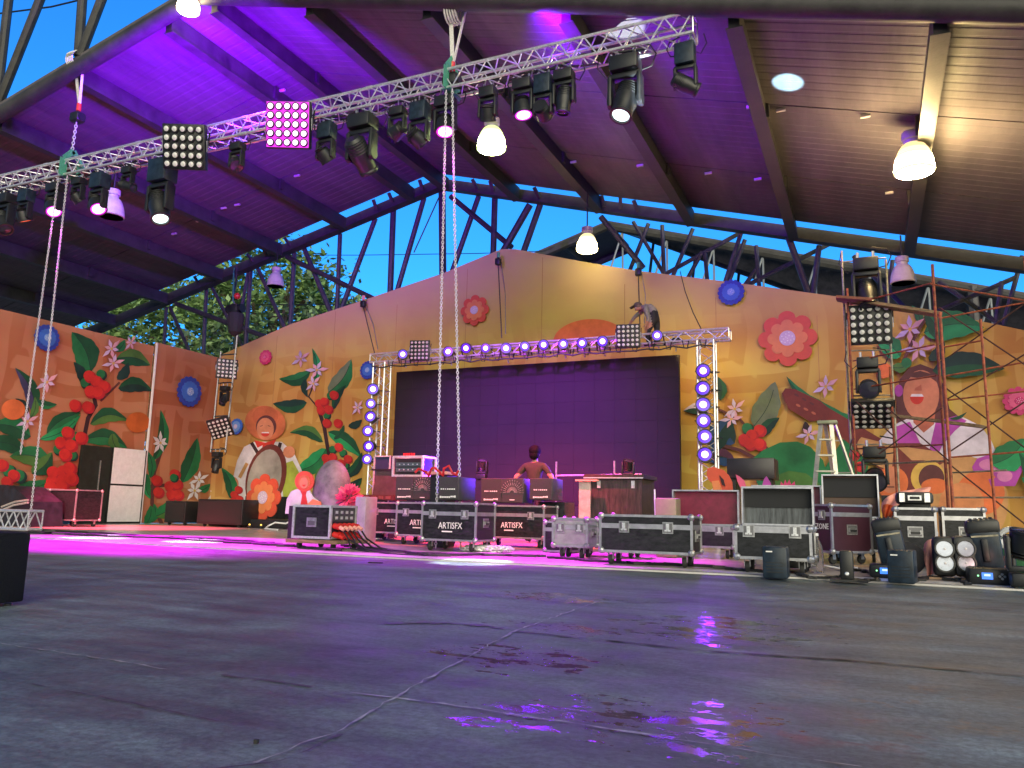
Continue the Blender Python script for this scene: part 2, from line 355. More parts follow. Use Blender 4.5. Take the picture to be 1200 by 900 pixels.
# ------------------------------------------------------------------ stage roof
AX, AZ = -12.05, 10.85
def zc(X): return AZ - (0.235 * (AX - X) if X < AX else 0.285 * (X - AX))
YF, YR = 10.66, 20.75
roof = thing('stage_roof', 'large gabled steel stage roof with corrugated sheets, long purlins and open lattice gable', 'roof', (AX, YF, 0))
def sheet(xa, xb, y0, y1, lift=0.17):
    q = MB(); n = int((y1 - y0) / 0.25); prof = []
    for i in range(n):
        y = y0 + i * 0.25
        prof += [(y, 0), (y + 0.17, 0), (y + 0.185, 0.006), (y + 0.235, 0.006)]
    prof.append((y1, 0)); vs = []
    for x in (xa, xb):
        for y, dz in prof: vs.append((x, y, zc(x) + lift + dz))
    m = len(prof)
    q.add(vs, [(i, i + 1, m + i + 1, m + i) for i in range(m - 1)], ROOFSHEET)
    t = [(x, y, zc(x) + lift + 0.10) for x in (xa, xb) for y in (y0, y1)]; q.add(t, [(0, 1, 3, 2)], ROOFSHEET)
    for y in (y0, y1): q.poly([(xa, y, zc(xa) + lift), (xb, y, zc(xb) + lift), (xb, y, zc(xb) + lift + .1), (xa, y, zc(xa) + lift + .1)], ROOFSHEET)
    return q.build('roof_sheet', roof, smooth=0)
PX = [1.1 - 2.6 * k for k in range(-1, 5)] + [-11.75] + [-13.0 - 2.62 * k for k in range(0, 6)]
seams = [YF - 0.05, 14.0, 17.35, 20.25]
for a, b in zip(seams, seams[1:]):
    sheet(-29.5, AX, a, b - 0.035); sheet(AX, 8.5, a, b - 0.035)
for x in PX:
    q = MB()
    q.beam((x, YF + 0.16, zc(x) - 0.04), (x, YR - 0.17, zc(x) - 0.04), 0.16, 0.40, ROOFSTEEL)
    q.beam((x, YF + 0.16, zc(x) - 0.245), (x, YR - 0.17, zc(x) - 0.245), 0.24, 0.02, ROOFSTEEL)
    q.build('purlin', roof, smooth=0)
    for y in (14.0, 17.35):                           # lap plates where the sheets meet
        q = MB(); q.box((x, y, zc(x) + 0.02), (0.28, 0.12, 0.30), ROOFSTEEL); q.build('splice_plate', roof, smooth=0)
CLIP = mat('pale_roof_clip', (0.6, 0.58, 0.56), 0.5, var=0.1)
for px in ((880, 125), (915, 129), (1014, 136), (830, 203), (888, 210), (1042, 226), (672, 190), (750, 194)):
    v = ray(*px); t = (AZ + 0.13 + 0.285 * AX - EYE) / (v.z + 0.285 * v.x); p = EYEP + v * t
    q = MB(); q.box(p, (0.16, 0.05, 0.05), CLIP); q.build('roof_clip', roof, smooth=0)
for px in ((348, 206), (278, 240), (262, 244), (204, 274), (233, 259), (330, 106), (402, 92)):
    v = ray(*px); t = (AZ + 0.13 - 0.235 * AX - EYE) / (v.z - 0.235 * v.x); p = EYEP + v * t
    q = MB(); q.box(p, (0.2, 0.05, 0.05), CLIP); q.build('roof_clip', roof, smooth=0)
for y, wd in ((YF, 0.34), (YR, 0.30)):
    for xe in (-29.5, 8.5):
        q = MB(); 
        if y == YF: q.tube((AX, y, AZ), (xe, y, zc(xe)), wd / 2, ROOFSTEEL, 14)
        else: q.beam((AX, y, AZ), (xe, y, zc(xe)), wd, wd, ROOFSTEEL)
        q.build('gable_chord', roof)
# upright lattice of the front gable above the sheets (open sky behind it)
for a, b in (((-4, 122), (11, -8)), ((-4, 128), (50, -8)), ((92, 66), (97, -8)), ((94, 66), (122, -8))):
    q = MB(); q.tube(pY(*a, YF), pY(*b, YF), 0.10, ROOFSTEEL, 10); q.build('lattice_bar', roof)
q = MB(); q.path([pY(-10, 17, YF + 3), pY(60, 8, YF + 3), pY(110, -4, YF + 3)], 0.025, CABLE); q.build('overhead_wire', roof)
# short posts between rear chord and sheet, and the lattice that stands behind the backdrop
for px in ((233, 335), (296, 305), (312, 299), (340, 288), (441, 250), (460, 244), (484, 234), (495, 230), (560, 222), (578, 226), (607, 229), (632, 232), (708, 243), (727, 245), (748, 248)):
    p = pY(*px, YR - .2); q = MB(); q.beam((p.x, YR - 0.2, zc(p.x) - .05), (p.x + random.uniform(-.1, .1), YR - 0.42, zc(p.x) + 0.2), 0.10, 0.06, DARKSTEEL); q.build('roof_strut', roof, smooth=0)
YL = 21.0
def ext(a, b, k): return (b[0] + (b[0] - a[0]) * k, b[1] + (b[1] - a[1]) * k)
for a, b, r in (((398.6, 274), (395, 362), .075), ((440, 256), (404, 352), .085), ((461, 246), (457, 350), .10), ((497, 232), (464, 346), .085), ((518, 225), (519, 326), .12), ((561, 230), (530, 318), .085), ((580, 230), (578, 300), .10),
                ((621, 240), (590, 294), .11), ((633, 240), (614, 294), .10), ((242, 338), (238, 420), .07), ((248, 336), (281, 400), .06), ((294, 316), (288, 402), .075), ((291, 318), (276, 400), .06), ((301, 312), (336, 390), .07),
                ((345, 296), (340, 386), .08), ((356, 290), (390, 372), .085), ((195, 360), (192, 404), .06), ((199, 360), (222, 412), .06), ((870, 268), (848, 336), .06), ((960, 288), (952, 350), .07)):
    q = MB(); q.tube(pY(*a, YL), pY(*ext(a, b, .35), YL), r, DARKSTEEL, 8); q.build('lattice_bar', roof)
for a, b in (((528, 230), (600, 290)), ((704, 254), (754, 314)), ((924, 278), (950, 350)), ((336, 301), (446, 354)), ((206, 356), (320, 398))):
    q = MB(); q.tube(pY(*a, YR), pY(*b, YR + 0.35), 0.085, ROOFSTEEL, 8); q.build('roof_brace', roof)
q = MB(); q.path([pY(514, 232, YL), pY(485, 296, YL)], 0.02, CABLE); q.build('stay_wire', roof)
# posts that carry the roof (the far ones are hidden by the painted walls)
for x, y in ((-27.5, YF), (-27.5, YR + .3), (7.6, YF), (7.6, YR + .3)):
    q = MB(); q.tube((x, y, 0), (x, y, zc(x) - .15), 0.2, ROOFSTEEL, 14); q.build('roof_post', roof)

# ------------------------------------------------------------------ second roof farther back
fa = pY(712, 262, 28); FRX, FRZ = fa.x, fa.z
far = thing('rear_roof', 'dark second steel roof seen beyond the painted backdrop, its lattice against the sky', 'roof', (FRX, 28, 0))
def zf(X): return FRZ - (0.30 * (FRX - X) if X < FRX else 0.31 * (X - FRX))
rb0, rb1 = pY(738, 268, 30.9), pY(970, 349, 30.9)
def zr(X): return rb0.z + (rb1.z - rb0.z) / (rb1.x - rb0.x) * (X - rb0.x)
for xe in (FRX - 9, FRX + 20):
    q = MB()
    if xe < FRX: q.prism([(FRX, 28, FRZ), (xe, 28, zf(xe)), (xe, 31.0, zf(xe)), (FRX, 31.0, FRZ)], (0, 0, 0.12), DARKSTEEL)
    else:
        tp_s = [(FRX, 28, FRZ), (xe, 28, zf(xe)), (xe, 30.9, zr(xe)), (FRX, 30.9, zr(FRX))]; q.add(tp_s + [(x, y, z + .12) for x, y, z in tp_s], [(0, 1, 2), (0, 2, 3), (4, 6, 5), (4, 7, 6), (0, 1, 5, 4), (1, 2, 6, 5), (2, 3, 7, 6), (3, 0, 4, 7)], DARKSTEEL)
    q.build('roof_sheet', far, smooth=0)
    for y in (28, 30.9):
        q = MB(); q.tube((FRX, y, (FRZ if y < 29 or xe < FRX else zr(FRX)) - .12), (xe, y, (zf(xe) if y < 29 or xe < FRX else zr(xe)) - .12), 0.16, DARKSTEEL if y > 30 else ROOFSTEEL, 8); q.build('gable_chord', far)
for k in range(9):
    x = FRX - 4.2 + k * 2.4
    q = MB(); q.beam((x, 28.1, zf(x) - .12), (x, 30.8, (zf(x) if x < FRX else zr(x)) - .12), .14, .22, DARKSTEEL); q.build('purlin', far, smooth=0)
for k in range(10):
    x = FRX + 0.6 + k * 1.7; q = MB(); q.tube((x, 28, zf(x) - .2), (x, 28, zf(x) - 3.2), 0.038, FARPOST, 6); q.build('lattice_bar', far)
    q = MB(); q.tube((x, 28, zf(x) - .2), (x - 1.0, 28, zf(x) - 3.2), 0.038, FARPOST, 6); q.build('lattice_bar', far)
    q = MB(); q.tube((x + .5, 30.9, zr(x) - .2), (x + .1, 30.9, zr(x) - 3.4), 0.06, DARKSTEEL, 6); q.build('lattice_bar', far)
for x in (FRX - 7, FRX + 12):
    for y in (28, 30.9): q = MB(); q.tube((x, y, 0), (x, y, zf(x)), 0.18, DARKSTEEL, 8); q.build('roof_post', far)
for a, b in (((780, 321), (860, 277)), ((873, 281), (852, 336)), ((826, 296), (829, 330)), ((823, 295), (806, 326)), ((886, 288), (890, 340)), ((886, 316), (870, 338)), ((868, 338), (964, 290)), ((812, 268), (790, 320)), ((760, 262), (740, 312)), ((776, 264), (778, 318)), ((742, 260), (775, 316)), ((1000, 300), (1060, 360)), ((1100, 330), (1160, 372)), ((1096, 366), (1172, 333)), ((1174, 330), (1168, 372)), ((1198, 300), (1176, 380)), ((1046, 305), (1040, 352))):
    q = MB(); q.tube(pY(*a, 21.6), pY(*ext(a, b, .25), 21.6), 0.06, DARKSTEEL, 6); q.build('lattice_bar', roof)
# pole with wires beyond the right-hand side
pp = pY(1124, 352, 60); pole = thing('utility_pole', 'pale utility pole with a transformer drum and wires, far beyond the roofs', 'utility pole', (pp.x, 60, 0))
q = MB(); q.tube((pp.x, 60, 0), (pp.x, 60, pp.z), 0.2, GALV, 8); q.build('pole', pole)
q = MB(); q.lathe([(0.25, -1.6), (0.75, -1.5), (0.75, 0.1), (0.6, 0.35), (0.2, 0.6)], (pp.x, 60, pp.z), CLIP); q.build('transformer', pole)
q = MB(); q.beam((pp.x - 3, 60, pp.z - 3), (pp.x + 9, 60, pp.z - 3), .12, .12, DARKSTEEL); q.build('crossarm', pole)
for dz in (-2.2, -2.9, -4.5, -5.4):
    q = MB(); q.path([(pp.x - 60, 75, pp.z + dz + 2), (pp.x - 25, 66, pp.z + dz - .6), (pp.x, 60, pp.z + dz), (pp.x + 30, 56, pp.z + dz - .3)], 0.04, CABLE, 4); q.build('wire', pole)
wr = thing('overhead_cable', 'thin black cable crossing the sky behind the left lattice', 'cable', pY(420, 300, 24))
for ya, yb in ((299, 297), (357, 357)):
    q = MB(); q.path([pY(300, ya, 24), pY(420, ya, 24), pY(560, yb, 24), pY(640, yb - 3, 24)], 0.014, CABLE, 4); q.build('wire', wr)

# ------------------------------------------------------------------ trees behind the left gable
BARK = mat('bark', (0.10, 0.075, 0.05), 0.9, var=0.4, scale=6)
LEAFS = [mat('leaf_light', (0.26, 0.40, 0.13), 0.55, var=0.3, scale=3), mat('leaf_mid', (0.17, 0.29, 0.09), 0.55, var=0.3, scale=3), mat('leaf_dark', (0.09, 0.17, 0.06), 0.6, var=0.3, scale=3)]
def tree(label, x, y, h, rad, seed):
    rr = random.Random(seed); t = thing('broadleaf_tree', label, 'tree', (x, y, 0), 'trees behind the stage')
    q = MB(); q.path([(x, y, 0), (x + .2, y, h * .25), (x - .1, y + .2, h * .5), (x, y, h * .75)], 0.28, BARK, 8); ends = []
    for k in range(9):
        a = rr.uniform(0, 6.28); z0 = h * rr.uniform(.3, .65); e = V((x + math.cos(a) * rad * rr.uniform(.4, .8), y + math.sin(a) * rad * rr.uniform(.4, .8), h * rr.uniform(.55, .95)))
        q.path([(x, y, z0), V((x, y, z0)).lerp(e, .5) + V((0, 0, .4)), e], 0.09, BARK, 5); ends.append(e)
    q.build('trunk', t)
    q = MB()
    for k in range(170):
        while True:
            d = V((rr.uniform(-1, 1), rr.uniform(-1, 1), rr.uniform(-1, 1)))
            if 0.25 < d.length < 1: break
        lump = 1 + 0.25 * math.sin(3 * math.atan2(d.y, d.x) + seed) * d.z
        c = V((x + d.x * rad * lump, y + d.y * rad * lump, h * .68 + d.z * h * .36 * lump)); cr = rad * rr.uniform(.13, .26)
        for _ in range(80):
            e = V((rr.gauss(0, .5), rr.gauss(0, .5), rr.gauss(0, .38))) * cr; p = c + e; sz = rr.uniform(.10, .23)
            a = V((rr.gauss(0, 1), rr.gauss(0, 1), rr.gauss(0, .6))).normalized(); b = a.cross(V((rr.gauss(0, .6), rr.gauss(0, .6), 1))).normalized()
            m = LEAFS[0 if rr.random() < .3 else (1 if rr.random() < .6 else 2)]
            q.add([p - a * sz, p + b * sz * .5, p + a * sz, p - b * sz * .5], [(0, 1, 2, 3)], m)
    q.build('crown', t, smooth=0, fix=False)
tp = pY(215, 400, 31); tree('broad green tree rising between the left wall and the lattice bars', tp.x, 31, 13.0, 4.6, 3)
tp = pY(318, 395, 29); tree('tall bushy tree behind the hanging unlit pink lamp', tp.x, 29, 13.2, 4.2, 5)
tp = pY(415, 395, 34); tree('smaller sparse tree peeking over the slope of the backdrop', tp.x, 34, 11.6, 3.0, 8)
tp = pY(140, 410, 35); tree('dark tree low behind the corner of the left wall', tp.x, 35, 11.5, 5.0, 11)

# ------------------------------------------------------------------ painted backdrop and side walls
def print_cloth(name, c0, c1, c2, dark, side=False):
    m = bpy.data.materials.new(name); m.use_nodes = True; n = m.node_tree; N = n.nodes; L = n.links; b = N['Principled BSDF']
    b.inputs['Roughness'].default_value = 0.62; b.inputs['Specular IOR Level'].default_value = 0.25
    tc = N.new('ShaderNodeTexCoord')
    z = N.new('ShaderNodeTexNoise'); z.inputs['Scale'].default_value = 0.42; z.inputs['Detail'].default_value = 3; L.new(tc.outputs['Object'], z.inputs['Vector'])
    r = N.new('ShaderNodeValToRGB'); r.color_ramp.elements[0].position = .34; r.color_ramp.elements[1].position = .66
    r.color_ramp.elements[0].color = (*c0, 1); r.color_ramp.elements[1].color = (*c2, 1); e = r.color_ramp.elements.new(.5); e.color = (*c1, 1)
    L.new(z.outputs['Fac'], r.inputs[0])
    # printed tone-on-tone strokes, like loose block letters
    def wave(axis, sc):
        w_ = N.new('ShaderNodeTexWave'); w_.wave_type = 'BANDS'; w_.bands_direction = axis; w_.inputs['Scale'].default_value = sc; w_.inputs['Distortion'].default_value = 5.5; w_.inputs['Detail'].default_value = 1.5; w_.inputs['Detail Scale'].default_value = 0.7; w_.inputs['Detail Roughness'].default_value = 0.4
        L.new(tc.outputs['Object'], w_.inputs['Vector']); r_ = N.new('ShaderNodeValToRGB'); r_.color_ramp.elements[0].position = .47; r_.color_ramp.elements[1].position = .53; L.new(w_.outputs['Fac'], r_.inputs[0]); return r_.outputs[0]
    dn = N.new('ShaderNodeTexNoise'); dn.inputs['Scale'].default_value = 0.9; dn.inputs['Detail'].default_value = 1; L.new(tc.outputs['Object'], dn.inputs['Vector'])
    ng = N.new('ShaderNodeMapRange'); ng.inputs['From Min'].default_value = .52; ng.inputs['From Max'].default_value = .54; L.new(dn.outputs['Fac'], ng.inputs['Value'])
    mx = N.new('ShaderNodeMix'); mx.data_type = 'RGBA'; L.new(ng.outputs[0], mx.inputs[0]); L.new(wave('Y' if side else 'X', .42), mx.inputs[6]); L.new(wave('Z', .46), mx.inputs[7])
    sr = mx
    # letters thin out towards the top of the print
    sp = N.new('ShaderNodeSeparateXYZ'); L.new(tc.outputs['Object'], sp.inputs[0])
    mr = N.new('ShaderNodeMapRange'); mr.inputs['From Min'].default_value = 6.4; mr.inputs['From Max'].default_value = 4.2; L.new(sp.outputs['Z'], mr.inputs['Value'])
    m2 = N.new('ShaderNodeMath'); m2.operation = 'MULTIPLY'; L.new(sr.outputs[2], m2.inputs[0]); L.new(mr.outputs[0], m2.inputs[1])
    m3 = N.new('ShaderNodeMath'); m3.operation = 'MULTIPLY'; m3.inputs[1].default_value = dark; L.new(m2.outputs[0], m3.inputs[0])
    cx = N.new('ShaderNodeMix'); cx.data_type = 'RGBA'; cx.blend_type = 'MULTIPLY'; L.new(m3.outputs[0], cx.inputs[0]); L.new(r.outputs[0], cx.inputs[6]); cx.inputs[7].default_value = (0.72, 0.5, 0.35, 1)
    # warmer, redder printing low down, paler sand tone at the top
    mb = N.new('ShaderNodeMapRange'); mb.inputs['From Min'].default_value = 5.0; mb.inputs['From Max'].default_value = 7.6; L.new(sp.outputs['Z'], mb.inputs['Value'])
    cy = N.new('ShaderNodeMix'); cy.data_type = 'RGBA'; L.new(mb.outputs[0], cy.inputs[0]); L.new(cx.outputs[2], cy.inputs[6]); cy.inputs[7].default_value = (0.52, 0.41, 0.20, 1)
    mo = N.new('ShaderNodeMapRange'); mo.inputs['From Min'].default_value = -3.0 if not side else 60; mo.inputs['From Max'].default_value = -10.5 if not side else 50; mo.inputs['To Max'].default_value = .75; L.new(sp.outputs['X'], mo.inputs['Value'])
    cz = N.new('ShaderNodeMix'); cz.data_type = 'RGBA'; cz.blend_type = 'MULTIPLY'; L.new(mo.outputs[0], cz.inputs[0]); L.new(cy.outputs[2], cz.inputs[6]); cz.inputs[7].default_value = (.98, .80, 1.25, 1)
    L.new(cz.outputs[2], b.inputs['Base Color'])
    # panel joints and slack in the cloth
    w = N.new('ShaderNodeTexNoise'); w.inputs['Scale'].default_value = 1.4; w.inputs['Detail'].default_value = 3; L.new(tc.outputs['Object'], w.inputs['Vector'])
    bp = N.new('ShaderNodeBump'); bp.inputs['Strength'].default_value = 0.25; bp.inputs['Distance'].default_value = 0.12; L.new(w.outputs['Fac'], bp.inputs['Height']); L.new(bp.outputs[0], b.inputs['Normal'])
    return m
CLOTH1 = print_cloth('backdrop_print', (0.44, 0.22, 0.058), (0.51, 0.335, 0.078), (0.55, 0.42, 0.092), 0.5)
CLOTH2 = print_cloth('side_wall_print', (0.36, 0.155, 0.065), (0.41, 0.195, 0.075), (0.44, 0.24, 0.09), 0.62, True)
def ink(name, c): return mat('ink_' + name, c, 0.6, var=0.24, scale=1.0, spec=0.25)
GR = [ink('deep_green', (0.012, 0.075, 0.035)), ink('green', (0.018, 0.15, 0.055)), ink('bright_green', (0.02, 0.26, 0.09)), ink('olive_green', (0.06, 0.16, 0.04)), ink('shadow_green', (0.012, 0.040, 0.035)), ink('sage', (0.13, 0.17, 0.11)), ink('lime', (0.36, 0.40, 0.06))]
IRED, IRED2 = ink('berry_red', (0.50, 0.03, 0.028)), ink('berry_shade', (0.36, 0.02, 0.03))
IPINK, ILILAC, IWHITE, IGREY = ink('blossom_pink', (0.60, 0.33, 0.42)), ink('lilac', (0.50, 0.40, 0.62)), ink('shirt_white', (0.62, 0.58, 0.62)), ink('drum_grey', (0.34, 0.30, 0.27))
IBROWN, IBROWN2, ITAN, ISKIN, ISKIN2, IHAT = ink('guitar_brown', (0.15, 0.035, 0.03)), ink('hair_brown', (0.10, 0.035, 0.035)), ink('tan', (0.46, 0.25, 0.10)), ink('face', (0.52, 0.20, 0.11)), ink('face_shade', (0.40, 0.12, 0.07)), ink('straw', (0.50, 0.14, 0.06))
IPURP, IORANGE, IDARK, ISCARF, IYEL, IBLUE = ink('purple', (0.38, 0.06, 0.34)), ink('orange', (0.60, 0.15, 0.05)), ink('line_dark', (0.04, 0.02, 0.025)), ink('scarf_red', (0.50, 0.04, 0.03)), ink('horn_yellow', (0.55, 0.36, 0.08)), ink('ink_blue', (0.02, 0.06, 0.16))

YB, XW = 20.0, -20.0
class Mural:                                          # flat printed shapes, each a hair in front of the one before
    def __init__(s, proj, step): s.p = proj; s.k = 0; s.step = V(step); s.mb = {}
    def shape(s, grp, pxs, m):
        s.k += 1; o = s.step * (4 + s.k * 0.45); s.mb.setdefault(grp, MB()).poly([s.p(*q) + o for q in pxs], m)
    def ell(s, grp, c, rx, ry, m, rot=0, n=26, a0=0, a1=360):
        rt = R(rot); s.shape(grp, [(c[0] + rx * math.cos(t) * math.cos(rt) - ry * math.sin(t) * math.sin(rt), c[1] + rx * math.cos(t) * math.sin(rt) + ry * math.sin(t) * math.cos(rt)) for t in [R(a0 + (a1 - a0) * i / n) for i in range(n + (0 if a1 - a0 >= 360 else 1))]], m)
    def leaf(s, a, b, w, m, m2=None, bend=0.12):
        ax, ay = a; bx, by = b; dx, dy = bx - ax, by - ay; L = math.hypot(dx, dy); nx, ny = -dy / L, dx / L
        up, dn, mid = [], [], []
        for i in range(13):
            t = i / 12; off = math.sin(math.pi * t) * bend * L; h = w * 0.5 * (math.sin(math.pi * t ** 0.8) ** 0.85) * (1 + 0.06 * math.sin(t * 22))
            cx, cy = ax + dx * t + nx * off, ay + dy * t + ny * off
            mid.append((cx, cy)); up.append((cx + nx * h, cy + ny * h)); dn.append((cx - nx * h, cy - ny * h))
        s.shape('leaf_print', up + mid[::-1][1:-1], m); s.shape('leaf_print', dn + mid[::-1][1:-1], m2 or m)
        s.shape('leaf_print', [(x + nx * .35, y + ny * .35) for x, y in mid[:11]] + [(x - nx * .35, y - ny * .35) for x, y in mid[:11]][::-1], GR[4])
    def berries(s, pts, r, reds=True):
        for i, (x, y) in enumerate(pts):
            m = IRED if reds else GR[1]; s.ell('berry_print', (x + r * .14, y + r * .14), r, r, IRED2 if reds else GR[4]); s.ell('berry_print', (x - r * .1, y - r * .1), r * .86, r * .86, m)
    def blossom(s, c, r, m=None, n=6, rot=0):
        for i in range(n):
            a = R(rot + 360 * i / n + (i * 37 % 13)); L = r * (0.8 + 0.25 * ((i * 7) % 3)); w = r * .2; dx, dy = math.cos(a), math.sin(a)
            s.shape('petal_print', [c, (c[0] + dx * L * .5 - dy * w, c[1] + dy * L * .5 + dx * w), (c[0] + dx * L, c[1] + dy * L), (c[0] + dx * L * .5 + dy * w, c[1] + dy * L * .5 - dx * w)], m or (IPINK if i % 2 else ILILAC))
        s.ell('petal_print', c, r * .14, r * .14, IYEL, n=8)
    def line(s, grp, pts, w, m):
        L, Q = [], []
        for i, p in enumerate(pts):
            a = pts[max(i - 1, 0)]; b = pts[min(i + 1, len(pts) - 1)]; d = math.hypot(b[0] - a[0], b[1] - a[1]) or 1; nx, ny = -(b[1] - a[1]) / d * w / 2, (b[0] - a[0]) / d * w / 2
            L.append((p[0] + nx, p[1] + ny)); Q.append((p[0] - nx, p[1] - ny))
        s.shape(grp, L + Q[::-1], m)
    def build(s, parent):
        for k, b in s.mb.items(): b.build(k, parent, smooth=0, fix=False)

# main gable-shaped backdrop
back = thing('painted_backdrop', 'tall gable-shaped orange backdrop printed with coffee plants, a drummer in a straw hat and a singing woman', 'backdrop', (-9.4, YB, 0))
TOPPX = [(268, 412), (340, 380), (440, 347), (520, 320), (570, 299), (588, 292), (604, 292), (680, 306), (745, 317), (860, 331), (1000, 350), (1100, 366), (1200, 387)]
tops = [pY(x, y, YB) for x, y in TOPPX]
outline = [(-20.0, YB, 0.03), (-20.0, YB, 5.67)] + [(p.x, YB, p.z) for p in tops] + [(8.2, YB, 3.7), (8.2, YB, 0.03)]
q = MB(); q.prism(outline, (0, 0.10, 0), CLOTH1); q.build('cloth_panel', back, smooth=0)
SEAM = ink('seam', (0.33, 0.17, 0.07))
q = MB()
for x in (-17.6, -15.3, -13.0, -10.6, -8.2, -5.8, -3.4, -1.0, 1.4, 3.8):
    zt = min((abs(p.x - x), p.z) for p in tops)[1] - 0.35
    q.box((x, YB - 0.0015, zt / 2), (0.012, 0.002, zt), SEAM)
q.build('seam', back, smooth=0)
for x in (-18, -13.5, -9.4, -5, 0, 5):                # scaffold poles that hold the backdrop from behind
    q = MB(); q.beam((x, YB + 0.16, 0.03), (x, YB + 0.16, 3.6), .08, .08, GALV); q.beam((x, YB + .2, 3), (x, YB + 0.75, 0.05), .06, .06, GALV); q.build('rear_prop', back, smooth=0)
M = Mural(lambda x, y: pY(x, y, YB), (0, -0.0015, 0))
# coffee branch left of the screen
M.line('stem_print', [(373, 478), (380, 500), (385, 530), (380, 560), (382, 600)], 4.5, IDARK); M.line('stem_print', [(373, 478), (362, 465), (372, 440)], 2, IDARK); M.line('stem_print', [(378, 500), (390, 480), (396, 462)], 2.5, IDARK)
M.leaf((364, 436), (327, 444), 15, GR[1], GR[0], -.15); M.leaf((370, 448), (366, 408), 9, GR[2], GR[1], .1); M.leaf((385, 460), (412, 421), 20, GR[1], GR[5], .1); M.leaf((360, 472), (320, 473), 16, GR[4], GR[0], -.1)
M.leaf((358, 444), (361, 466), 8, GR[4], GR[4]); M.leaf((391, 480), (406, 451), 10, GR[4], GR[0], -.1); M.leaf((379, 518), (340, 507), 14, GR[3], GR[0], .18); M.leaf((385, 506), (424, 536), 17, GR[2], GR[0], -.08); M.leaf((383, 526), (344, 552), 22, GR[2], GR[1], -.15)
M.leaf((392, 515), (404, 498), 7, GR[0]); M.leaf((384, 585), (425, 560), 20, GR[0], GR[4]); M.leaf((384, 545), (372, 570), 10, GR[3]); M.leaf((409, 500), (425, 492), 9, GR[4]); M.leaf((405, 560), (425, 530), 12, GR[4], GR[0])
M.berries([(388, 464), (384, 487)], 4.5, False); M.berries([(392, 463), (375, 473), (381, 471), (377, 481), (386, 480), (384, 496), (397, 496)], 5.2)
M.berries([(391, 527), (403, 531), (388, 549), (406, 546)], 4.6, False); M.berries([(383, 537), (391, 536), (398, 524), (401, 543), (392, 547), (409, 538), (385, 545)], 5.0); M.blossom((354, 421), 10, rot=20); M.blossom((373, 434), 11, rot=50); M.blossom((369, 450), 9, rot=10); M.blossom((421, 478), 8)
# drummer in a straw hat
M.shape('figure_print', [(274, 566), (280, 540), (288, 524), (300, 518), (332, 518), (346, 530), (356, 552), (354, 575), (345, 600), (290, 610), (280, 590)], IWHITE)
M.shape('figure_print', [(330, 545), (345, 540), (356, 560), (350, 592), (336, 600)], GR[6])
M.ell('figure_print', (313, 496), 24, 20, IHAT, 12); M.ell('figure_print', (313, 488), 15, 12, ink('straw_top', (.42, .11, .05))); M.ell('figure_print', (314, 500), 12, 13, IBROWN2); M.ell('figure_print', (313, 503), 10, 13, ISKIN); M.ell('figure_print', (313, 508), 5, 4, ISCARF, a0=0, a1=180); M.shape('figure_print', [(308.5, 508), (317.5, 508), (317, 506.6), (309, 506.6)], IWHITE)
M.line('figure_print', [(307, 500), (310, 499)], .7, IDARK); M.line('figure_print', [(316, 499), (319, 500)], .7, IDARK)
M.shape('figure_print', [(300, 516), (313, 519), (326, 515), (322, 524), (316, 522), (318, 536), (308, 536), (310, 522), (304, 525)], ISCARF)
M.line('figure_print', [(297, 519), (306, 534)], 4, IDARK); M.line('figure_print', [(331, 519), (326, 536)], 4, IDARK)
M.ell('figure_print', (314, 560), 23, 40, IBROWN, 14); M.ell('figure_print', (312, 562), 19, 36, IGREY, 14); M.ell('figure_print', (276, 567), 6, 8, ISKIN); M.ell('figure_print', (341, 530), 7, 7, ISKIN); M.line('figure_print', [(283, 560), (292, 543)], 4, ITAN)
M.leaf((274, 585), (262, 548), 14, GR[1], GR[0]); M.berries([(277, 580), (282, 574), (283, 585), (276, 588)], 4.6)
# half sun behind the truss
M.ell('figure_print', (692, 399), 42, 24, IORANGE, -4, a0=180, a1=360)
# coffee branch right of the tower
M.line('stem_print', [(838, 478), (868, 492), (885, 512), (902, 528)], 3, IBROWN2); M.line('stem_print', [(838, 520), (868, 528), (900, 545)], 4, IBROWN2)
M.leaf((884, 500), (909, 448), 30, GR[5], GR[5], .08); M.leaf((893, 512), (914, 490), 14, GR[4], GR[0], -.1); M.leaf((845, 470), (842, 442), 12, GR[0], GR[4]); M.leaf((832, 484), (802, 482), 14, ILILAC, GR[4]); M.leaf((862, 520), (832, 500), 24, GR[4], IBLUE); M.leaf((858, 492), (838, 535), 26, IBLUE, GR[4]); M.leaf((862, 540), (830, 540), 20, ink('plum', (.09, .03, .07)), IBLUE)
M.berries([(877, 503)], 7, False); M.berries([(891, 505), (882, 511), (873, 516), (880, 521), (891, 521)], 7.2); M.blossom((862, 480), 12, rot=15); M.blossom((858, 492), 11, rot=45)
M.shape('leaf_print', [(880, 540), (895, 528), (915, 519), (935, 518), (950, 524), (965, 540), (975, 575), (900, 590), (885, 560)], GR[1]); M.shape('leaf_print', [(905, 560), (925, 552), (945, 555), (965, 570), (960, 590), (905, 590)], GR[3])
M.shape('leaf_print', [(960, 560), (985, 520), (1000, 500), (1020, 520), (1012, 600), (965, 600)], GR[1]); M.berries([(1001, 534), (1008, 547)], 6)
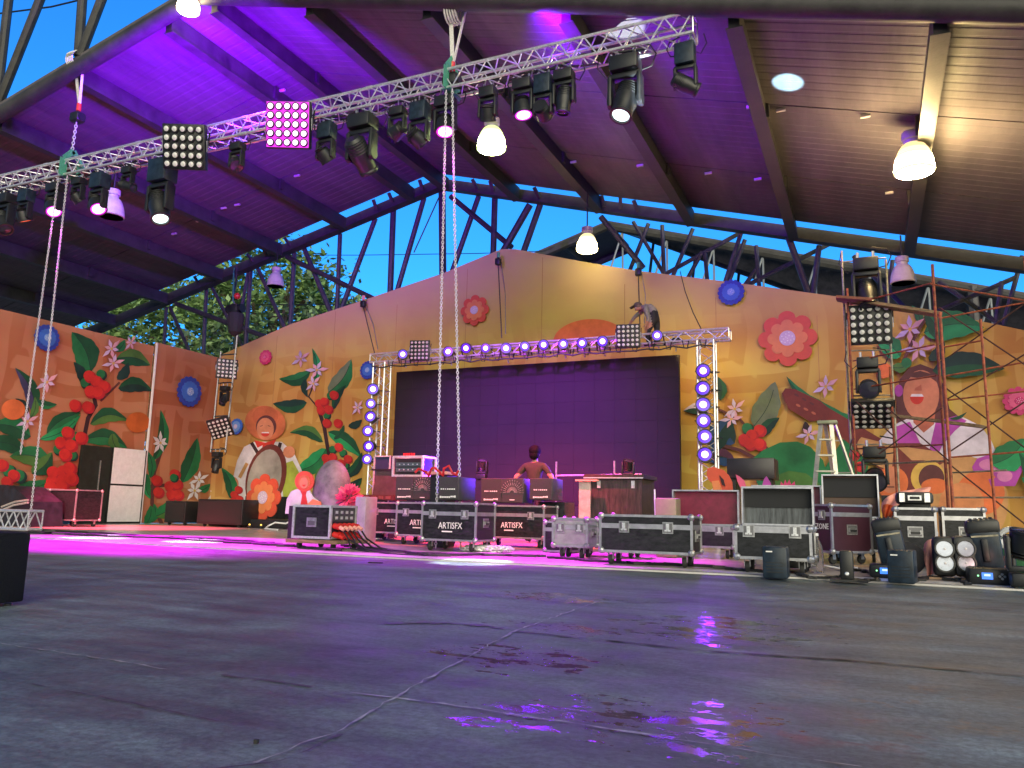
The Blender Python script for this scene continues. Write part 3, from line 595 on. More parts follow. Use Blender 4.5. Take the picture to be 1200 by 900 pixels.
# guitar
M.leaf((980, 482), (922, 442), 13, GR[1], GR[0], -.12); M.leaf((1012, 500), (960, 470), 16, GR[1], GR[2], -.1)
M.shape('guitar_print', [(917, 462), (921, 456), (932, 457), (962, 471), (970, 478), (1075, 540), (1075, 582), (1050, 566), (962, 493), (950, 495), (925, 480)], IBROWN)
for i in range(3):
    M.ell('guitar_print', (934 + 9 * i, 464 + 5 * i), 3, 1.4, IBROWN2, 28, n=10); M.ell('guitar_print', (936 + 9 * i, 476 + 4.5 * i), 3, 1.4, ISKIN2, 28, n=10)
M.leaf((944, 495), (952, 512), 9, IDARK); M.blossom((968, 454), 13, rot=25); M.blossom((948, 510), 12, rot=40)
# singing woman
M.shape('figure_print', [(1050, 470), (1054, 446), (1064, 433), (1078, 428), (1094, 434), (1105, 452), (1112, 480), (1126, 492), (1100, 500), (1052, 500)], IBROWN2)
M.ell('figure_print', (1053, 459), 5, 7, IPURP); M.shape('figure_print', [(1028, 520), (1045, 500), (1062, 492), (1100, 494), (1128, 490), (1148, 500), (1160, 516), (1168, 535), (1150, 545), (1110, 542), (1040, 530)], IWHITE)
M.shape('figure_print', [(1046, 502), (1066, 495), (1078, 520), (1066, 540), (1048, 528)], IPURP); M.shape('figure_print', [(1096, 495), (1120, 488), (1132, 494), (1118, 506), (1104, 522), (1098, 535), (1088, 530)], IPURP)
M.shape('figure_print', [(1069, 478), (1096, 478), (1094, 498), (1082, 508), (1070, 496)], ISKIN2); M.ell('figure_print', (1079, 464), 21, 29, ISKIN); M.shape('figure_print', [(1057, 455), (1062, 440), (1078, 436), (1092, 440), (1101, 452), (1090, 444), (1079, 445), (1067, 443)], IBROWN2)
M.shape('figure_print', [(1072, 456), (1079, 452), (1080, 459), (1071, 459)], ISKIN2); M.ell('figure_print', (1074, 466), 8, 9, ISCARF, a0=0, a1=180); M.shape('figure_print', [(1066.5, 466), (1068, 463), (1080, 463), (1082, 466)], IWHITE)
M.ell('guitar_print', (1066, 530), 62, 26, ITAN, 8, a0=10, a1=200); M.shape('guitar_print', [(1048, 520), (1078, 520), (1110, 540), (1120, 575), (1090, 600), (1040, 600)], IBROWN); M.shape('guitar_print', [(1050, 523), (1100, 530), (1106, 540), (1068, 540)], ITAN)
M.ell('guitar_print', (1130, 590), 50, 55, ITAN, 0); M.ell('figure_print', (1045, 566), 19, 19, IORANGE); M.ell('figure_print', (1043, 566), 11, 12, ISKIN); M.line('figure_print', [(1038, 571), (1048, 571)], 1.4, IBROWN2); M.shape('figure_print', [(1038, 548), (1054, 547), (1054, 556), (1040, 556)], ISKIN)
M.ell('figure_print', (1087, 560), 20, 20, IYEL); M.ell('figure_print', (1091, 561), 15, 16, IBROWN2); M.ell('figure_print', (1095, 570), 16, 9, IORANGE); M.ell('figure_print', (1148, 578), 28, 26, IORANGE); M.ell('figure_print', (1126, 590), 26, 24, ink('salmon', (.55, .22, .09)))
M.shape('petal_print', [(1138, 548), (1144, 538), (1156, 534), (1170, 536), (1184, 536), (1196, 545), (1196, 553), (1188, 570), (1160, 570), (1157, 562), (1166, 560), (1158, 552), (1140, 553)], IPURP); M.ell('petal_print', (1166, 546), 20, 8, ink('orchid', (.55, .19, .38)), 4); M.ell('petal_print', (1176, 558), 9, 7, ink('orchid', (.55, .19, .38)))
# leaves above the woman and at the right edge
M.line('stem_print', [(1085, 372), (1070, 400), (1058, 425)], 4, IBROWN2); M.leaf((1078, 383), (1068, 360), 10, GR[1]); M.leaf((1082, 392), (1152, 386), 34, GR[2], GR[1], -.1); M.leaf((1100, 400), (1082, 368), 20, GR[1], GR[0]); M.leaf((1092, 436), (1176, 434), 30, GR[0], GR[4], -.08); M.leaf((1088, 424), (1106, 402), 14, GR[4]); M.leaf((1055, 420), (1028, 402), 24, GR[1], GR[2]); M.leaf((1045, 432), (1066, 428), 12, GR[3])
M.ell('berry_print', (1036, 436), 9, 9, IORANGE); M.ell('berry_print', (1062, 427), 6, 6, GR[1]); M.blossom((1066, 388), 16, rot=20); M.blossom((1076, 411), 16, rot=48)
M.leaf((1160, 545), (1200, 515), 34, GR[2], GR[1]); M.leaf((1205, 575), (1192, 530), 16, GR[1], GR[0]); M.leaf((1230, 600), (1195, 560), 26, GR[1]); M.leaf((1112, 492), (1132, 484), 4, GR[0])
M.build(back)

# left side walls: two printed panels running towards the audience
def side_wall(name, label, y0, y1, h, x, clothm):
    t = thing(name, label, 'side wall', (x, y0, 0)); q = MB(); q.prism([(x, y0, .03), (x, y1, .03), (x, y1, h), (x, y0, h)], (-0.08, 0, 0), clothm); q.build('cloth_panel', t, smooth=0)
    for y in (y0 + .3, (y0 + y1) / 2, y1 - .3): q = MB(); q.beam((x - .14, y, .03), (x - .14, y, h - .1), .06, .06, GALV); q.build('rear_prop', t, smooth=0)
    return t
w1 = side_wall('painted_side_wall', 'long orange side wall printed with big coffee leaves and red berries beside the white door', 9.5, 17.25, 5.42, XW, CLOTH2)
M = Mural(lambda x, y: pX(x, y, XW), (0.0015, 0, 0))
M.line('stem_print', [(108, 455), (112, 475), (103, 490), (98, 515), (92, 560)], 5, IDARK); M.line('stem_print', [(118, 470), (140, 448)], 2.5, IBROWN2); M.line('stem_print', [(92, 480), (85, 505)], 4, IDARK)
M.leaf((106, 436), (84, 389), 30, GR[0], GR[1], .10); M.leaf((97, 450), (86, 424), 12, GR[4]); M.leaf((136, 420), (176, 428), 20, GR[0], GR[3], -.12); M.leaf((135, 412), (146, 398), 10, GR[1]); M.leaf((138, 455), (178, 458), 18, GR[4], GR[0], -.15); M.leaf((137, 445), (150, 425), 12, GR[4]); M.leaf((105, 497), (150, 493), 18, GR[3], GR[0], -.2)
M.leaf((54, 508), (94, 484), 16, GR[1], GR[0], -.1); M.leaf((46, 515), (94, 486), 12, GR[2], GR[2], .1); M.leaf((40, 485), (17, 431), 18, GR[0], ink('leaf_violet', (.05, .05, .12))); M.leaf((42, 470), (66, 474), 10, GR[1], GR[0]); M.leaf((32, 484), (17, 467), 9, GR[4]); M.leaf((35, 490), (40, 465), 9, GR[3])
M.leaf((35, 512), (-12, 498), 24, GR[1], GR[0]); M.leaf((30, 530), (-20, 520), 20, GR[0]); M.leaf((60, 545), (10, 535), 24, GR[1], GR[3]); M.leaf((36, 555), (60, 530), 20, GR[0], GR[3]); M.leaf((98, 515), (148, 525), 20, GR[1], GR[0], -.15); M.leaf((130, 508), (140, 530), 12, GR[3]); M.leaf((20, 570), (60, 562), 16, GR[1]); M.leaf((0, 575), (50, 580), 20, IBLUE, GR[0]); M.leaf((40, 600), (90, 600), 34, IBLUE, GR[4]); M.leaf((-5, 600), (50, 600), 30, GR[4], IBLUE)
M.ell('figure_print', (14, 480), 14, 12, IORANGE); M.ell('figure_print', (160, 495), 14, 12, ink('rust_patch', (.42, .10, .025)))
M.berries([(117, 439), (98, 449)], 6, False); M.berries([(103, 441), (111, 447), (120, 453), (104, 459), (113, 460), (86, 475), (101, 477)], 7.2)
M.berries([(84, 511), (66, 527), (83, 534)], 6, False); M.berries([(77, 507), (93, 513), (69, 519), (81, 522), (74, 533)], 7.5); M.berries([(60, 554), (72, 553), (79, 549), (59, 565), (72, 563), (81, 561), (57, 571), (70, 571)], 8); M.berries([(8, 552), (20, 558)], 8, False); M.berries([(0, 545), (13, 557), (5, 565)], 7)
M.blossom((128, 409), 11, rot=10); M.blossom((130, 426), 11, rot=40); M.blossom((52, 448), 12, rot=20); M.blossom((29, 494), 11, rot=30); M.blossom((150, 402), 8)
M.build(w1)
w2 = side_wall('painted_side_panel', 'short orange panel with a blue rosette, joining the side wall to the main backdrop', 17.32, 19.995, 5.55, XW + 0.02, CLOTH2)
q = MB(); q.box((XW + 0.06, 17.30, 2.78), (0.05, 0.05, 5.5), WHITE); q.build('edge_trim', w2, smooth=0)
M = Mural(lambda x, y: pX(x, y, XW + 0.02), (0.0015, 0, 0))
M.line('stem_print', [(188, 530), (180, 555), (178, 590), (190, 615)], 4.5, IBROWN2); M.line('stem_print', [(176, 570), (200, 568)], 4, IBROWN2)
M.leaf((180, 540), (188, 480), 14, GR[1], GR[0]); M.leaf((176, 560), (172, 528), 10, GR[1]); M.leaf((213, 566), (231, 513), 20, GR[1], GR[0], .05); M.leaf((172, 555), (176, 585), 12, GR[2], GR[1]); M.leaf((178, 612), (180, 590), 10, GR[1]); M.leaf((182, 605), (205, 585), 18, GR[3], GR[1]); M.leaf((232, 575), (246, 567), 9, GR[1]); M.leaf((170, 615), (176, 592), 12, GR[1])
M.berries([(183, 563), (185, 577), (204, 556), (198, 570), (207, 568), (200, 580), (208, 580)], 6.4); M.berries([(203, 560)], 5, False); M.blossom((187, 519), 11, IWHITE, 7, 10); M.blossom((227, 575), 11, IWHITE, 6); M.blossom((232, 562), 10, IWHITE, 6, 30); M.blossom((252, 578), 10, IWHITE, 6, 15)
M.build(w2)

# ------------------------------------------------------------------ foam-board flower cut-outs
def paint(name, c): return mat('board_' + name, c, 0.6, var=0.08, scale=3)
CO, CO2, CCR = paint('coral', (0.55, 0.075, 0.035)), paint('peach', (0.62, 0.20, 0.07)), paint('lilac_dots', (0.52, 0.42, 0.58))
CB, CB2, CB3 = paint('blue', (0.02, 0.05, 0.34)), paint('sky_blue', (0.035, 0.13, 0.50)), paint('pale_blue', (0.16, 0.30, 0.62))
CP, CP2 = paint('magenta', (0.52, 0.03, 0.14)), paint('rose', (0.62, 0.09, 0.20))
def flower(label, c, r, n, cols, xd, nrm, amp, group, squash=1.0):
    c = V(c); xd = V(xd); nrm = V(nrm); zd = V((0, 0, 1)); t = thing('flower_cutout', label, 'flower cutout', c, group)
    def ring(rr, k, a, ph=0): return [c + nrm * k + (xd * math.cos(u) + zd * math.sin(u) * squash) * rr * (1 - a + a * abs(math.cos(n * (u + ph) / 2)) ** .6) for u in [2 * math.pi * i / (n * 8) for i in range(n * 8)]]
    q = MB(); q.prism(ring(r, 0.02, amp), nrm * 0.03, cols[0]); q.build('petals', t, smooth=0)
    q = MB(); q.prism(ring(r * .68, 0.05, amp), nrm * 0.02, cols[1]); q.build('inner_petals', t, smooth=0)
    q = MB(); q.prism(ring(r * .27, 0.07, 0.0), nrm * 0.02, cols[2]); 
    for i in range(14):
        a = i * 2.4; p = c + nrm * 0.092 + (xd * math.cos(a) + zd * math.sin(a)) * r * .24 * math.sqrt(i / 14); q.lathe([(r * .025, 0), (r * .012, .006)], p, WHITE, nrm, 6)
    q.build('flower_centre', t, smooth=0)
    return t
BX, BN = (1, 0, 0), (0, -1, 0); WX, WN = (0, 1, 0), (1, 0, 0)
def fl_b(label, px, rpx, n, cols, amp, group, y=YB - 0.06): p = pY(*px, y); return flower(label, p, rpx * mpp(p), n, cols, BX, BN, amp, group)
G1 = 'flower cutouts on the painted walls'
fl_b('largest coral flower cutout, high beside the scaffold', (923, 397), 33, 8, (CO, CO2, CCR), .22, G1)
fl_b('coral flower cutout above the lamps of the screen', (557, 364), 18.5, 8, (CO, CO2, CCR), .22, G1)
fl_b('blue rosette cutout poking above the sloping top of the backdrop', (857, 343), 15.5, 16, (CB, CB2, CB3), .12, G1, YB - .09)
fl_b('blue rosette cutout at the corner of the screen truss', (432, 434), 11, 16, (CB, CB2, CB3), .12, G1)
fl_b('small magenta flower cutout above the straw hat', (312, 419), 9, 10, (CP, CP2, CP), .15, G1)
fl_b('small blue rosette cutout beside the straw hat', (278, 500), 9.5, 16, (CB2, CB3, CCR), .12, G1)
fl_b('magenta flower cutout behind the scaffold braces', (1194, 470), 17, 12, (CP, CP2, CP), .18, G1)
p = pX(54, 396, XW + .06); flower('dark blue rosette cutout on the long side wall', p, .36, 16, (CB, CB2, CB3), WX, WN, .12, G1)
p = pX(221, 459, XW + .08); flower('large blue rosette cutout on the short side panel', p, .50, 16, (CB, CB2, CB3), WX, WN, .12, G1)

# ------------------------------------------------------------------ fixtures
def aim_q(d): return V(d).normalized().to_track_quat('Z', 'Y')
def mover(label, loc, s, aim, lit=None, yaw=0.0, hung=True, kind='spot', group=None, base_h=0.2, light=None, name='moving_head'):
    """moving-head lamp: base, yoke, head with its lens; loc is the mounting point of the base"""
    t = thing(name, label, 'stage light', loc, group); c = V(loc); g = -1 if hung else 1; rz = Matrix.Rotation(yaw, 3, 'Z')
    def W(x, y, z): return c + rz @ V((x * s, y * s, z * s * g))
    q = MB(); q.rbox(W(0, 0, base_h / 2 + .02), (.36 * s, .27 * s, base_h * s), .025 * s, BLUEDARK if base_h > .25 else BLACK, rz)
    if hung:
        for x in (-.11, .11): q.tube(W(x, 0, .03), W(x, 0, -.09), .022 * s, STEEL, 6)
    else:
        for x in (-.14, .14):
            for y in (-.09, .09): q.tube(W(x, y, 0), W(x, y, .03), .025 * s, RUBBER, 8)
    q.build('base', t)
    if hung:
        sd = 1 if (len(label) % 2 == 0) else -1
        q = MB(); q.path([W(sd * .16, .13, .14), W(sd * .30, .12, .12), W(sd * .36, .10, -.02), W(sd * .30, .05, -.12), W(sd * .1, .0, -.16)], .012, CABLE, 5); q.build('power_lead', t); q = MB(); q.path([W(-sd * .14, .13, .10), W(-sd * .26, .10, .20), W(-sd * .38, .05, .05), W(-sd * .34, .0, -.12)], .010, CABLE, 5); q.build('signal_lead', t)
    zt = base_h + .02; zh = zt + .37
    q = MB(); q.rbox(W(0, 0, zt + .045), (.40 * s, .13 * s, .07 * s), .015 * s, BLACK, rz)
    for x in (-.185, .185):
        q.rbox(W(x, 0, zt + .24), (.055 * s, .17 * s, .40 * s), .02 * s, BLACK, rz); q.lathe([(.08 * s, -.03 * s), (.08 * s, .03 * s)], W(x, 0, zh), BLACK, rz @ V((1, 0, 0)), 12)
    q.build('yoke', t)
    hc = W(0, 0, zh); d = V(aim).normalized()
    if kind == 'spot': prof = [(.0, -.26), (.10, -.26), (.135, -.22), (.145, -.1), (.15, .03), (.135, .1), (.13, .2), (.142, .215), (.142, .25), (.115, .25), (.112, .225), (0, .225)]; lr, lz = .112, .228
    else: prof = [(.0, -.17), (.11, -.17), (.15, -.12), (.165, -.02), (.17, .09), (.178, .10), (.178, .13), (.16, .13), (.157, .115), (0, .115)]; lr, lz = .157, .118
    h = MB(); h.lathe([(a * s, b * s) for a, b in prof], hc, BLACK, d, 20)
    for k in range(5): h.lathe([(.147 * s, -.006 * s), (.152 * s, 0), (.147 * s, .006 * s)], hc + d * (-.2 + .035 * k) * s, BLACK, d, 20)
    ho = h.build('head', t)
    L = MB(); 
    if lit in ('magenta', 'purple'):
        a, b = (MAGHOT, MAGRIM) if lit == 'magenta' else (PURPLEHOT, PURPLERIM)
        L.lathe([(lr * .80 * s, 0), (lr * .6 * s, .006 * s), (0, .012 * s)], hc + d * (lz + .002) * s, a, d, 18); L.lathe([(lr * s, 0), (lr * .8 * s, .002 * s)], hc + d * lz * s, b, d, 18)
    elif lit == 'white': L.lathe([(lr * .95 * s, 0), (lr * .6 * s, .01 * s), (0, .02 * s)], hc + d * lz * s, WHITEHOT, d, 18)
    elif lit == 'red': L.lathe([(lr * s, 0), (lr * .8 * s, .004 * s), (0, .006 * s)], hc + d * lz * s, REDLED, d, 18)
    else: L.lathe([(lr * .97 * s, 0), (lr * .6 * s, .012 * s), (0, .02 * s)], hc + d * lz * s, LENSDARK, d, 18)
    lo = L.build('lens', ho)
    if light: spot(t, hc + d * (lz + .05) * s, hc + d * 20, light[0], light[1], light[2], light[3] if len(light) > 3 else .7, .35 if lit == 'purple' else .07)
    return t

def blinder(label, c, w, nrm, lit=False, n=5, group=None, up=(0, 0, 1), core=None, name='matrix_blinder', hung=True):
    """square matrix light with n x n round lenses"""
    c = V(c); nn = V(nrm).normalized(); x = V(up).cross(nn).normalized(); z = nn.cross(x); rot = Matrix((x, nn, z)).transposed()
    t = thing(name, label, 'matrix light', c, group)
    q = MB(); q.rbox(c - nn * .075 * w, (w, .15 * w, w), .02 * w, BLACK, rot); q.box(c - nn * .19 * w, (.7 * w, .1 * w, .7 * w), BLACK, rot); 
    for k in range(6): q.box(c - nn * .25 * w + z * (k - 2.5) * .1 * w, (.62 * w, .04 * w, .02 * w), BLACK, rot)
    q.build('housing', t)
    for sx in (-1, 1):
        q = MB(); q.box(c - nn * .08 * w + x * sx * .525 * w + z * .03 * w, (.015 * w, .06 * w, .25 * w), STEEL, rot); q.beam(c - nn * .08 * w + x * sx * .53 * w, c - nn * .2 * w + x * sx * .53 * w + z * .35 * w, .04 * w, .012 * w, BLACK); q.build('bracket', t)
    if lit: q = MB(); q.box(c + nn * .001, (w * .96, .003, w * .96), MAGRIM, rot); q.build('glow_face', t, smooth=0)
    pr = None; sp = .19 * w
    for i in range(n):
        for j in range(n):
            p = c + nn * .002 + x * (i - (n - 1) / 2) * sp + z * (j - (n - 1) / 2) * sp
            if pr is None:
                q = MB(); o0 = V(c); q.lathe([(.088 * w, .0), (.088 * w, .03 * w), (.078 * w, .035 * w)], (0, 0, 0), BLACK, nn, 14); q.lathe([(.078 * w, .026 * w), (.045 * w, .042 * w), (0, .047 * w)], (0, 0, 0), (core or (MAGHOT if lit else LENSOFF)), nn, 14)
                pr = q.build('lens', None); pr.parent = t; pr.location = p - c
            else: child(pr, t, p - c)
    return t

def par(label, c, d, s, group, lit='purple', light=None, mount=(0, 0, -1)):
    """round LED par can with its yoke; c is the lens centre"""
    c = V(c); rj = random.Random(len(label) * 7 + int(abs(c.x * 100) + abs(c.z * 100))); d = (V(d) + V((rj.uniform(-.16, .16), 0, rj.uniform(-.14, .14)))).normalized(); s *= rj.uniform(.76, .88); t = thing('par_can', label, 'par light', c, group)
    q = MB(); q.lathe([(0, -.26 * s), (.07 * s, -.26 * s), (.10 * s, -.2 * s), (.115 * s, -.02 * s), (.122 * s, .0), (.122 * s, .015 * s), (.108 * s, .015 * s), (.105 * s, -.01 * s), (0, -.01 * s)], c, BLACK, d, 16)
    b = q.build('housing', t)
    q = MB(); x = V((0, 0, 1)).cross(d).normalized(); mo = V(mount)
    for sg in (-1, 1): q.beam(c - d * .1 * s + x * sg * .13 * s, c - d * .1 * s + x * sg * .13 * s + mo * .2 * s, .03 * s, .01 * s, BLACK)
    q.beam(c - d * .1 * s - x * .13 * s + mo * .2 * s, c - d * .1 * s + x * .13 * s + mo * .2 * s, .03 * s, .012 * s, BLACK); q.tube(c - d * .1 * s + mo * .2 * s, c - d * .1 * s + mo * .3 * s, .02 * s, STEEL, 6)
    q.build('yoke', t)
    q = MB(); q.lathe([(.056 * s, 0), (.04 * s, .006 * s), (0, .01 * s)], c + d * .001, PURPLEHOT if lit == 'purple' else MAGHOT, d, 14); q.lathe([(.105 * s, -.004 * s), (.056 * s, 0)], c, PURPLERIM if lit == 'purple' else MAGRIM, d, 14)
    q.build('lens', t)
    if light: spot(t, c + d * .04, c + d * 10 + V((0, 0, 6.0)), light[0], light[1], light[2], 1.0, .06)
    return t

def box_truss(mb_chord, mb_brace, a, b, w, h, rc, rb, step, up=(0, 0, 1), side=None):
    """four chords and zigzag lacing from a to b (a and b are centre points)"""
    a, b = V(a), V(b); d = (b - a).normalized(); u = V(up); s = side or d.cross(u).normalized(); L = (b - a).length; n = max(1, round(L / step))
    cor = [s * (w / 2) * i + u * (h / 2) * j for i, j in ((-1, -1), (-1, 1), (1, 1), (1, -1))]
    for k in cor: mb_chord.tube(a + k, b + k, rc, ALU, 8)
    for f in range(4):
        p, r_ = cor[f], cor[(f + 1) % 4]
        for i in range(n):
            s0 = a + d * (L * i / n); s1 = a + d * (L * (i + .5) / n); s2 = a + d * (L * (i + 1) / n)
            mb_brace.tube(s0 + p, s1 + r_, rb, ALU, 5); mb_brace.tube(s1 + r_, s2 + p, rb, ALU, 5)
    for e in (a, b):
        for f in range(4): mb_brace.tube(e + cor[f], e + cor[(f + 1) % 4], rb, ALU, 5)

def chain(parent, pts, size, m, name='chain'):
    q = MB(); k = 0
    for a, b in zip(pts, pts[1:]):
        a, b = V(a), V(b); d = (b - a); L = d.length; d.normalize(); x = d.orthogonal().normalized(); y = d.cross(x); n = max(1, int(L / (size * .74)))
        for i in range(n):
            c = a + d * (L * (i + .5) / n); e = x if k % 2 else y; k += 1; ring = []
            for t in range(8): u = 2 * math.pi * t / 8; ring.append(c + d * math.cos(u) * size * .5 + e * math.sin(u) * size * .30)
            f = d.cross(e); vs = []; w = size * .13
            for t, p in enumerate(ring):
                o = (p - c).normalized()
                vs += [p + o * w, p + f * w, p - o * w, p - f * w]
            q.add(vs, [(4 * t + j, 4 * t + (j + 1) % 4, 4 * ((t + 1) % 8) + (j + 1) % 4, 4 * ((t + 1) % 8) + j) for t in range(8) for j in range(4)], m)
    return q.build(name, parent, smooth=60, fix=False)

# ------------------------------------------------------------------ flown lighting truss with its hoists
TY, TZ, TW = 10.83, 7.74, 0.33
tr = thing('lighting_truss', 'long aluminium box truss flown across the stage under the roof, full of moving heads', 'truss', (-10, TY, TZ))
c1, c2 = MB(), MB(); box_truss(c1, c2, (-21.8, TY, TZ), (-2.06, TY, TZ), TW, TW, .026, .012, .42)
for k in range(7):
    x = -21.8 + 19.74 * k / 7 + 2.8
    if x < -2.1:
        for i in (-1, 1):
            for j in (-1, 1): c1.tube((x - .06, TY + i * TW / 2, TZ + j * TW / 2), (x + .06, TY + i * TW / 2, TZ + j * TW / 2), .034, ALU, 8)
c1.build('chord', tr); c2.build('lacing', tr)
q = MB(); q.path([(-21.8 + i * .5, TY + .05 * math.sin(i * 1.7), TZ - .10 + .05 * math.sin(i * 2.3)) for i in range(39)], .022, CABLE, 5); q.path([(-21.8 + i * .5, TY + .1 + .04 * math.sin(i * 2.1), TZ - .12 + .05 * math.sin(i * 1.3 + 1)) for i in range(39)], .016, CABLE, 5); q.build('cable_loom', tr)
CHAINM = mat('hoist_chain', (0.80, 0.78, 0.80), 0.4, 0.3, var=0.15)
def hoist(label, x, zroof, strands, zb, roofY=TY, withsling=True):
    t = thing('chain_hoist', label, 'chain hoist', (x, TY, TZ), 'chain hoists carrying the flown truss')
    q = MB(); yr = YF if zroof > 9.6 else TY
    q.beam((x - .07, yr, zroof), (x, TY, zroof - .95), .07, .02, WHITESLING); q.beam((x + .22, yr, zroof - .02), (x + .02, TY, zroof - .95), .05, .02, WHITESLING)
    for k in range(5): q.path([(x - .1 + k * .05 + .19 * 0, yr + .19 * math.cos(u), zroof - .02 + .2 * math.sin(u)) for u in [2 * math.pi * i / 14 for i in range(15)]], .018, WHITESLING, 4)
    q.build('roof_sling', t)
    q = MB(); q.tube((x, TY, zroof - .95), (x, TY, zroof - 1.12), .05, RED, 8); q.rbox((x, TY, zroof - 1.28), (.26, .22, .2), .03, BLACK); q.lathe([(.09, -.15), (.09, .15)], (x, TY, zroof - 1.28), BLACK, (1, 0, 0), 12); q.build('hoist_body', t)
    chain(t, [(x - .02, TY, zroof - 1.38), (x - .06, TY, TZ + .35)], .085, CHAINM, 'load_chain')
    q = MB()
    for dy in (-1, 1): q.beam((x, TY + dy * (TW / 2 + .035), TZ - TW / 2 - .03), (x, TY + dy * (TW / 2 + .035), TZ + TW / 2 + .03), .17, .012, GREENSLING, (1, 0, 0)); q.beam((x, TY + dy * (TW / 2 + .035), TZ + TW / 2 + .03), (x, TY, TZ + TW / 2 + .28), .12, .015, GREENSLING, (1, 0, 0))
    q.box((x, TY, TZ - TW / 2 - .035), (.17, TW + .08, .012), GREENSLING); q.build('truss_sling', t)
    for (xa, za), (xb, yb, zb2) in strands: chain(t, [(xa, TY - .22, za), (xb, yb, zb2)], .056, CHAINM, 'hand_chain')
    return t
pl = pY(90, 72, YF); pa = pY(35, 533, TY); pb = pY(47, 603, TY)
hoist('hoist with its two pale chains dangling past the side wall', pl.x, pl.z + .03, [((pY(79, 216, TY).x, TZ - .25), (pa.x, TY - .2, max(pa.z, .3))), ((pY(87, 236, TY).x, TZ - .25), (pb.x, TY - .2, .06))], 0)
pc = pY(533, 0, TY); pd = pZ(511, 645); pe = pZ(519, 648)
hoist('hoist with two pale chains falling to the floor in front of the screen', pc.x, zc(pc.x) - .1, [((pY(529, 150, TY).x, TZ - .25), (pd.x, TY - .2, .04)), ((pY(536, 150, TY).x, TZ - .25), (pe.x, TY - .2, .04))], 0)
rr = random.Random(5); t = thing('chain_pile', 'small heap of pale chain lying on the floor under the hoist chains', 'chain', (pe.x + .35, TY - .25, .02))
pts = [V((pe.x + .1 + rr.uniform(0, .75), TY - .25 + rr.uniform(-.14, .14), .04 + .08 * rr.random() * (1 - abs(i / 30 - .5)))) for i in range(30)]
chain(t, pts, .09, CHAINM)

# what hangs from the truss, told apart one by one
TB = TZ - TW / 2 - .06
MG = 'moving heads under the flown truss'
PUR, MAG, WHT, REDC, AMB = (.20, .0, 1.0), (.85, .0, .95), (.85, 1.0, .95), (1.0, .06, .14), (1.0, .62, .2)
def hang(px, y0, y1, label, aim, **k):
    p = pY(px, (y0 + y1) / 2, TY); s = (y1 - y0) * mpp(p) / .84; return mover(label, (p.x, TY + k.pop('dy', 0), TB), s, aim, group=MG, **k)
fp = lambda x, y: pZ(x, y)
def toward(px, y, tgt): p = pY(px, y, TY); return V(tgt) - V((p.x, TY, TB - .5))
hang(6, 222, 272, 'dark moving head at the outer end of the truss by the side wall', toward(6, 240, fp(115, 632)), light=(9000, WHT, 7, .4))
hang(31, 212, 250, 'moving head with a thin red rim light near the outer truss end', toward(31, 230, fp(150, 619)), kind='wash', lit='red', base_h=.34, light=(15000, REDC, 38))
hang(64, 208, 252, 'lit magenta wash light just before the green sling of the outer hoist', toward(64, 240, fp(150, 634)), kind='wash', lit='magenta', light=(11000, MAG, 38))
hang(92, 203, 238, 'dark wash light right under the green sling of the outer hoist', (.2, .6, -.6), kind='wash')
hang(117, 192, 238, 'lit magenta wash light tilted above the unlit purple bay lamp', toward(117, 215, fp(240, 638)), kind='wash', lit='magenta', base_h=.34, light=(11000, MAG, 38))
hang(150, 192, 226, 'dark moving head lying sideways beyond the purple bay lamp', (.9, .1, -.25))
hang(190, 176, 242, 'moving head with a pale ring lens below the unlit matrix light', toward(190, 210, fp(232, 637)), lit='white', base_h=.36, light=(9000, WHT, 8, .4))
hang(278, 160, 198, 'small dark moving head between the two matrix lights of the truss', (.4, -.2, -.5), kind='wash')
hang(383, 134, 180, 'dark boxy moving head just past the lit matrix light', (.2, .5, -.5), base_h=.36, kind='wash')
hang(424, 130, 202, 'large moving head tilted down with a violet lens glint, past the lit matrix light', (.02, .62, -.46), lit='purple', kind='spot', light=(6800, (.50, .02, 1.0), 64, .95))  # lit lens and violet beam added to tint the dark video wall
hang(466, 116, 160, 'dark moving head pointing sideways, second before the centre hoist', (-.8, .2, -.35), kind='wash')
hang(492, 108, 158, 'boxy blue-black moving head next to the centre hoist', (.3, .6, -.4), base_h=.38, kind='wash')
hang(522, 102, 156, 'lit magenta wash light right behind the chains of the centre hoist', toward(522, 140, fp(545, 655)), kind='wash', lit='magenta', light=(3000, MAG, 30))
hang(572, 96, 142, 'dark wash light with an orange-red rim above the greenish bay lamp', toward(572, 130, fp(585, 634)), kind='wash', lit='red', base_h=.24, light=(12500, REDC, 60))
hang(613, 84, 138, 'lit magenta wash light past the greenish bay lamp', toward(613, 120, fp(680, 655)), kind='wash', lit='magenta', light=(8000, MAG, 34))
hang(637, 76, 124, 'boxy blue-black moving head between the lit wash light and the side-on head', (0, .9, -.2), base_h=.42, kind='wash')
hang(661, 84, 138, 'dark moving head seen side-on with its head hanging straight down', (-.1, .0, -1), kind='spot')
hang(733, 60, 140, 'big moving head with a bright pale lens near the inner truss end', toward(733, 110, fp(545, 660)) , lit='white', light=(9000, WHT, 8, .4))
hang(803, 38, 92, 'boxy blue-black moving head at the inner end of the truss', (.7, .3, -.4), base_h=.42, kind='spot')
p = pY(215, 172, TY - .45); blinder('unlit matrix light on the flown truss with white lens dots', p, 52 * mpp(p), (.30, -.90, -.32), up=(.06, 0, 1), group='matrix lights on the flown truss')
p = pY(337, 146, TY - .45); b = blinder('glaring magenta matrix light on the flown truss', p, 54 * mpp(p), (.28, -.92, -.28), lit=True, up=(.06, 0, 1), group='matrix lights on the flown truss')
spot(b, p + V((.05, -.22, -.05)), p + V((2.0, -8, -4)), 120, MAG, 130, .9, .3)
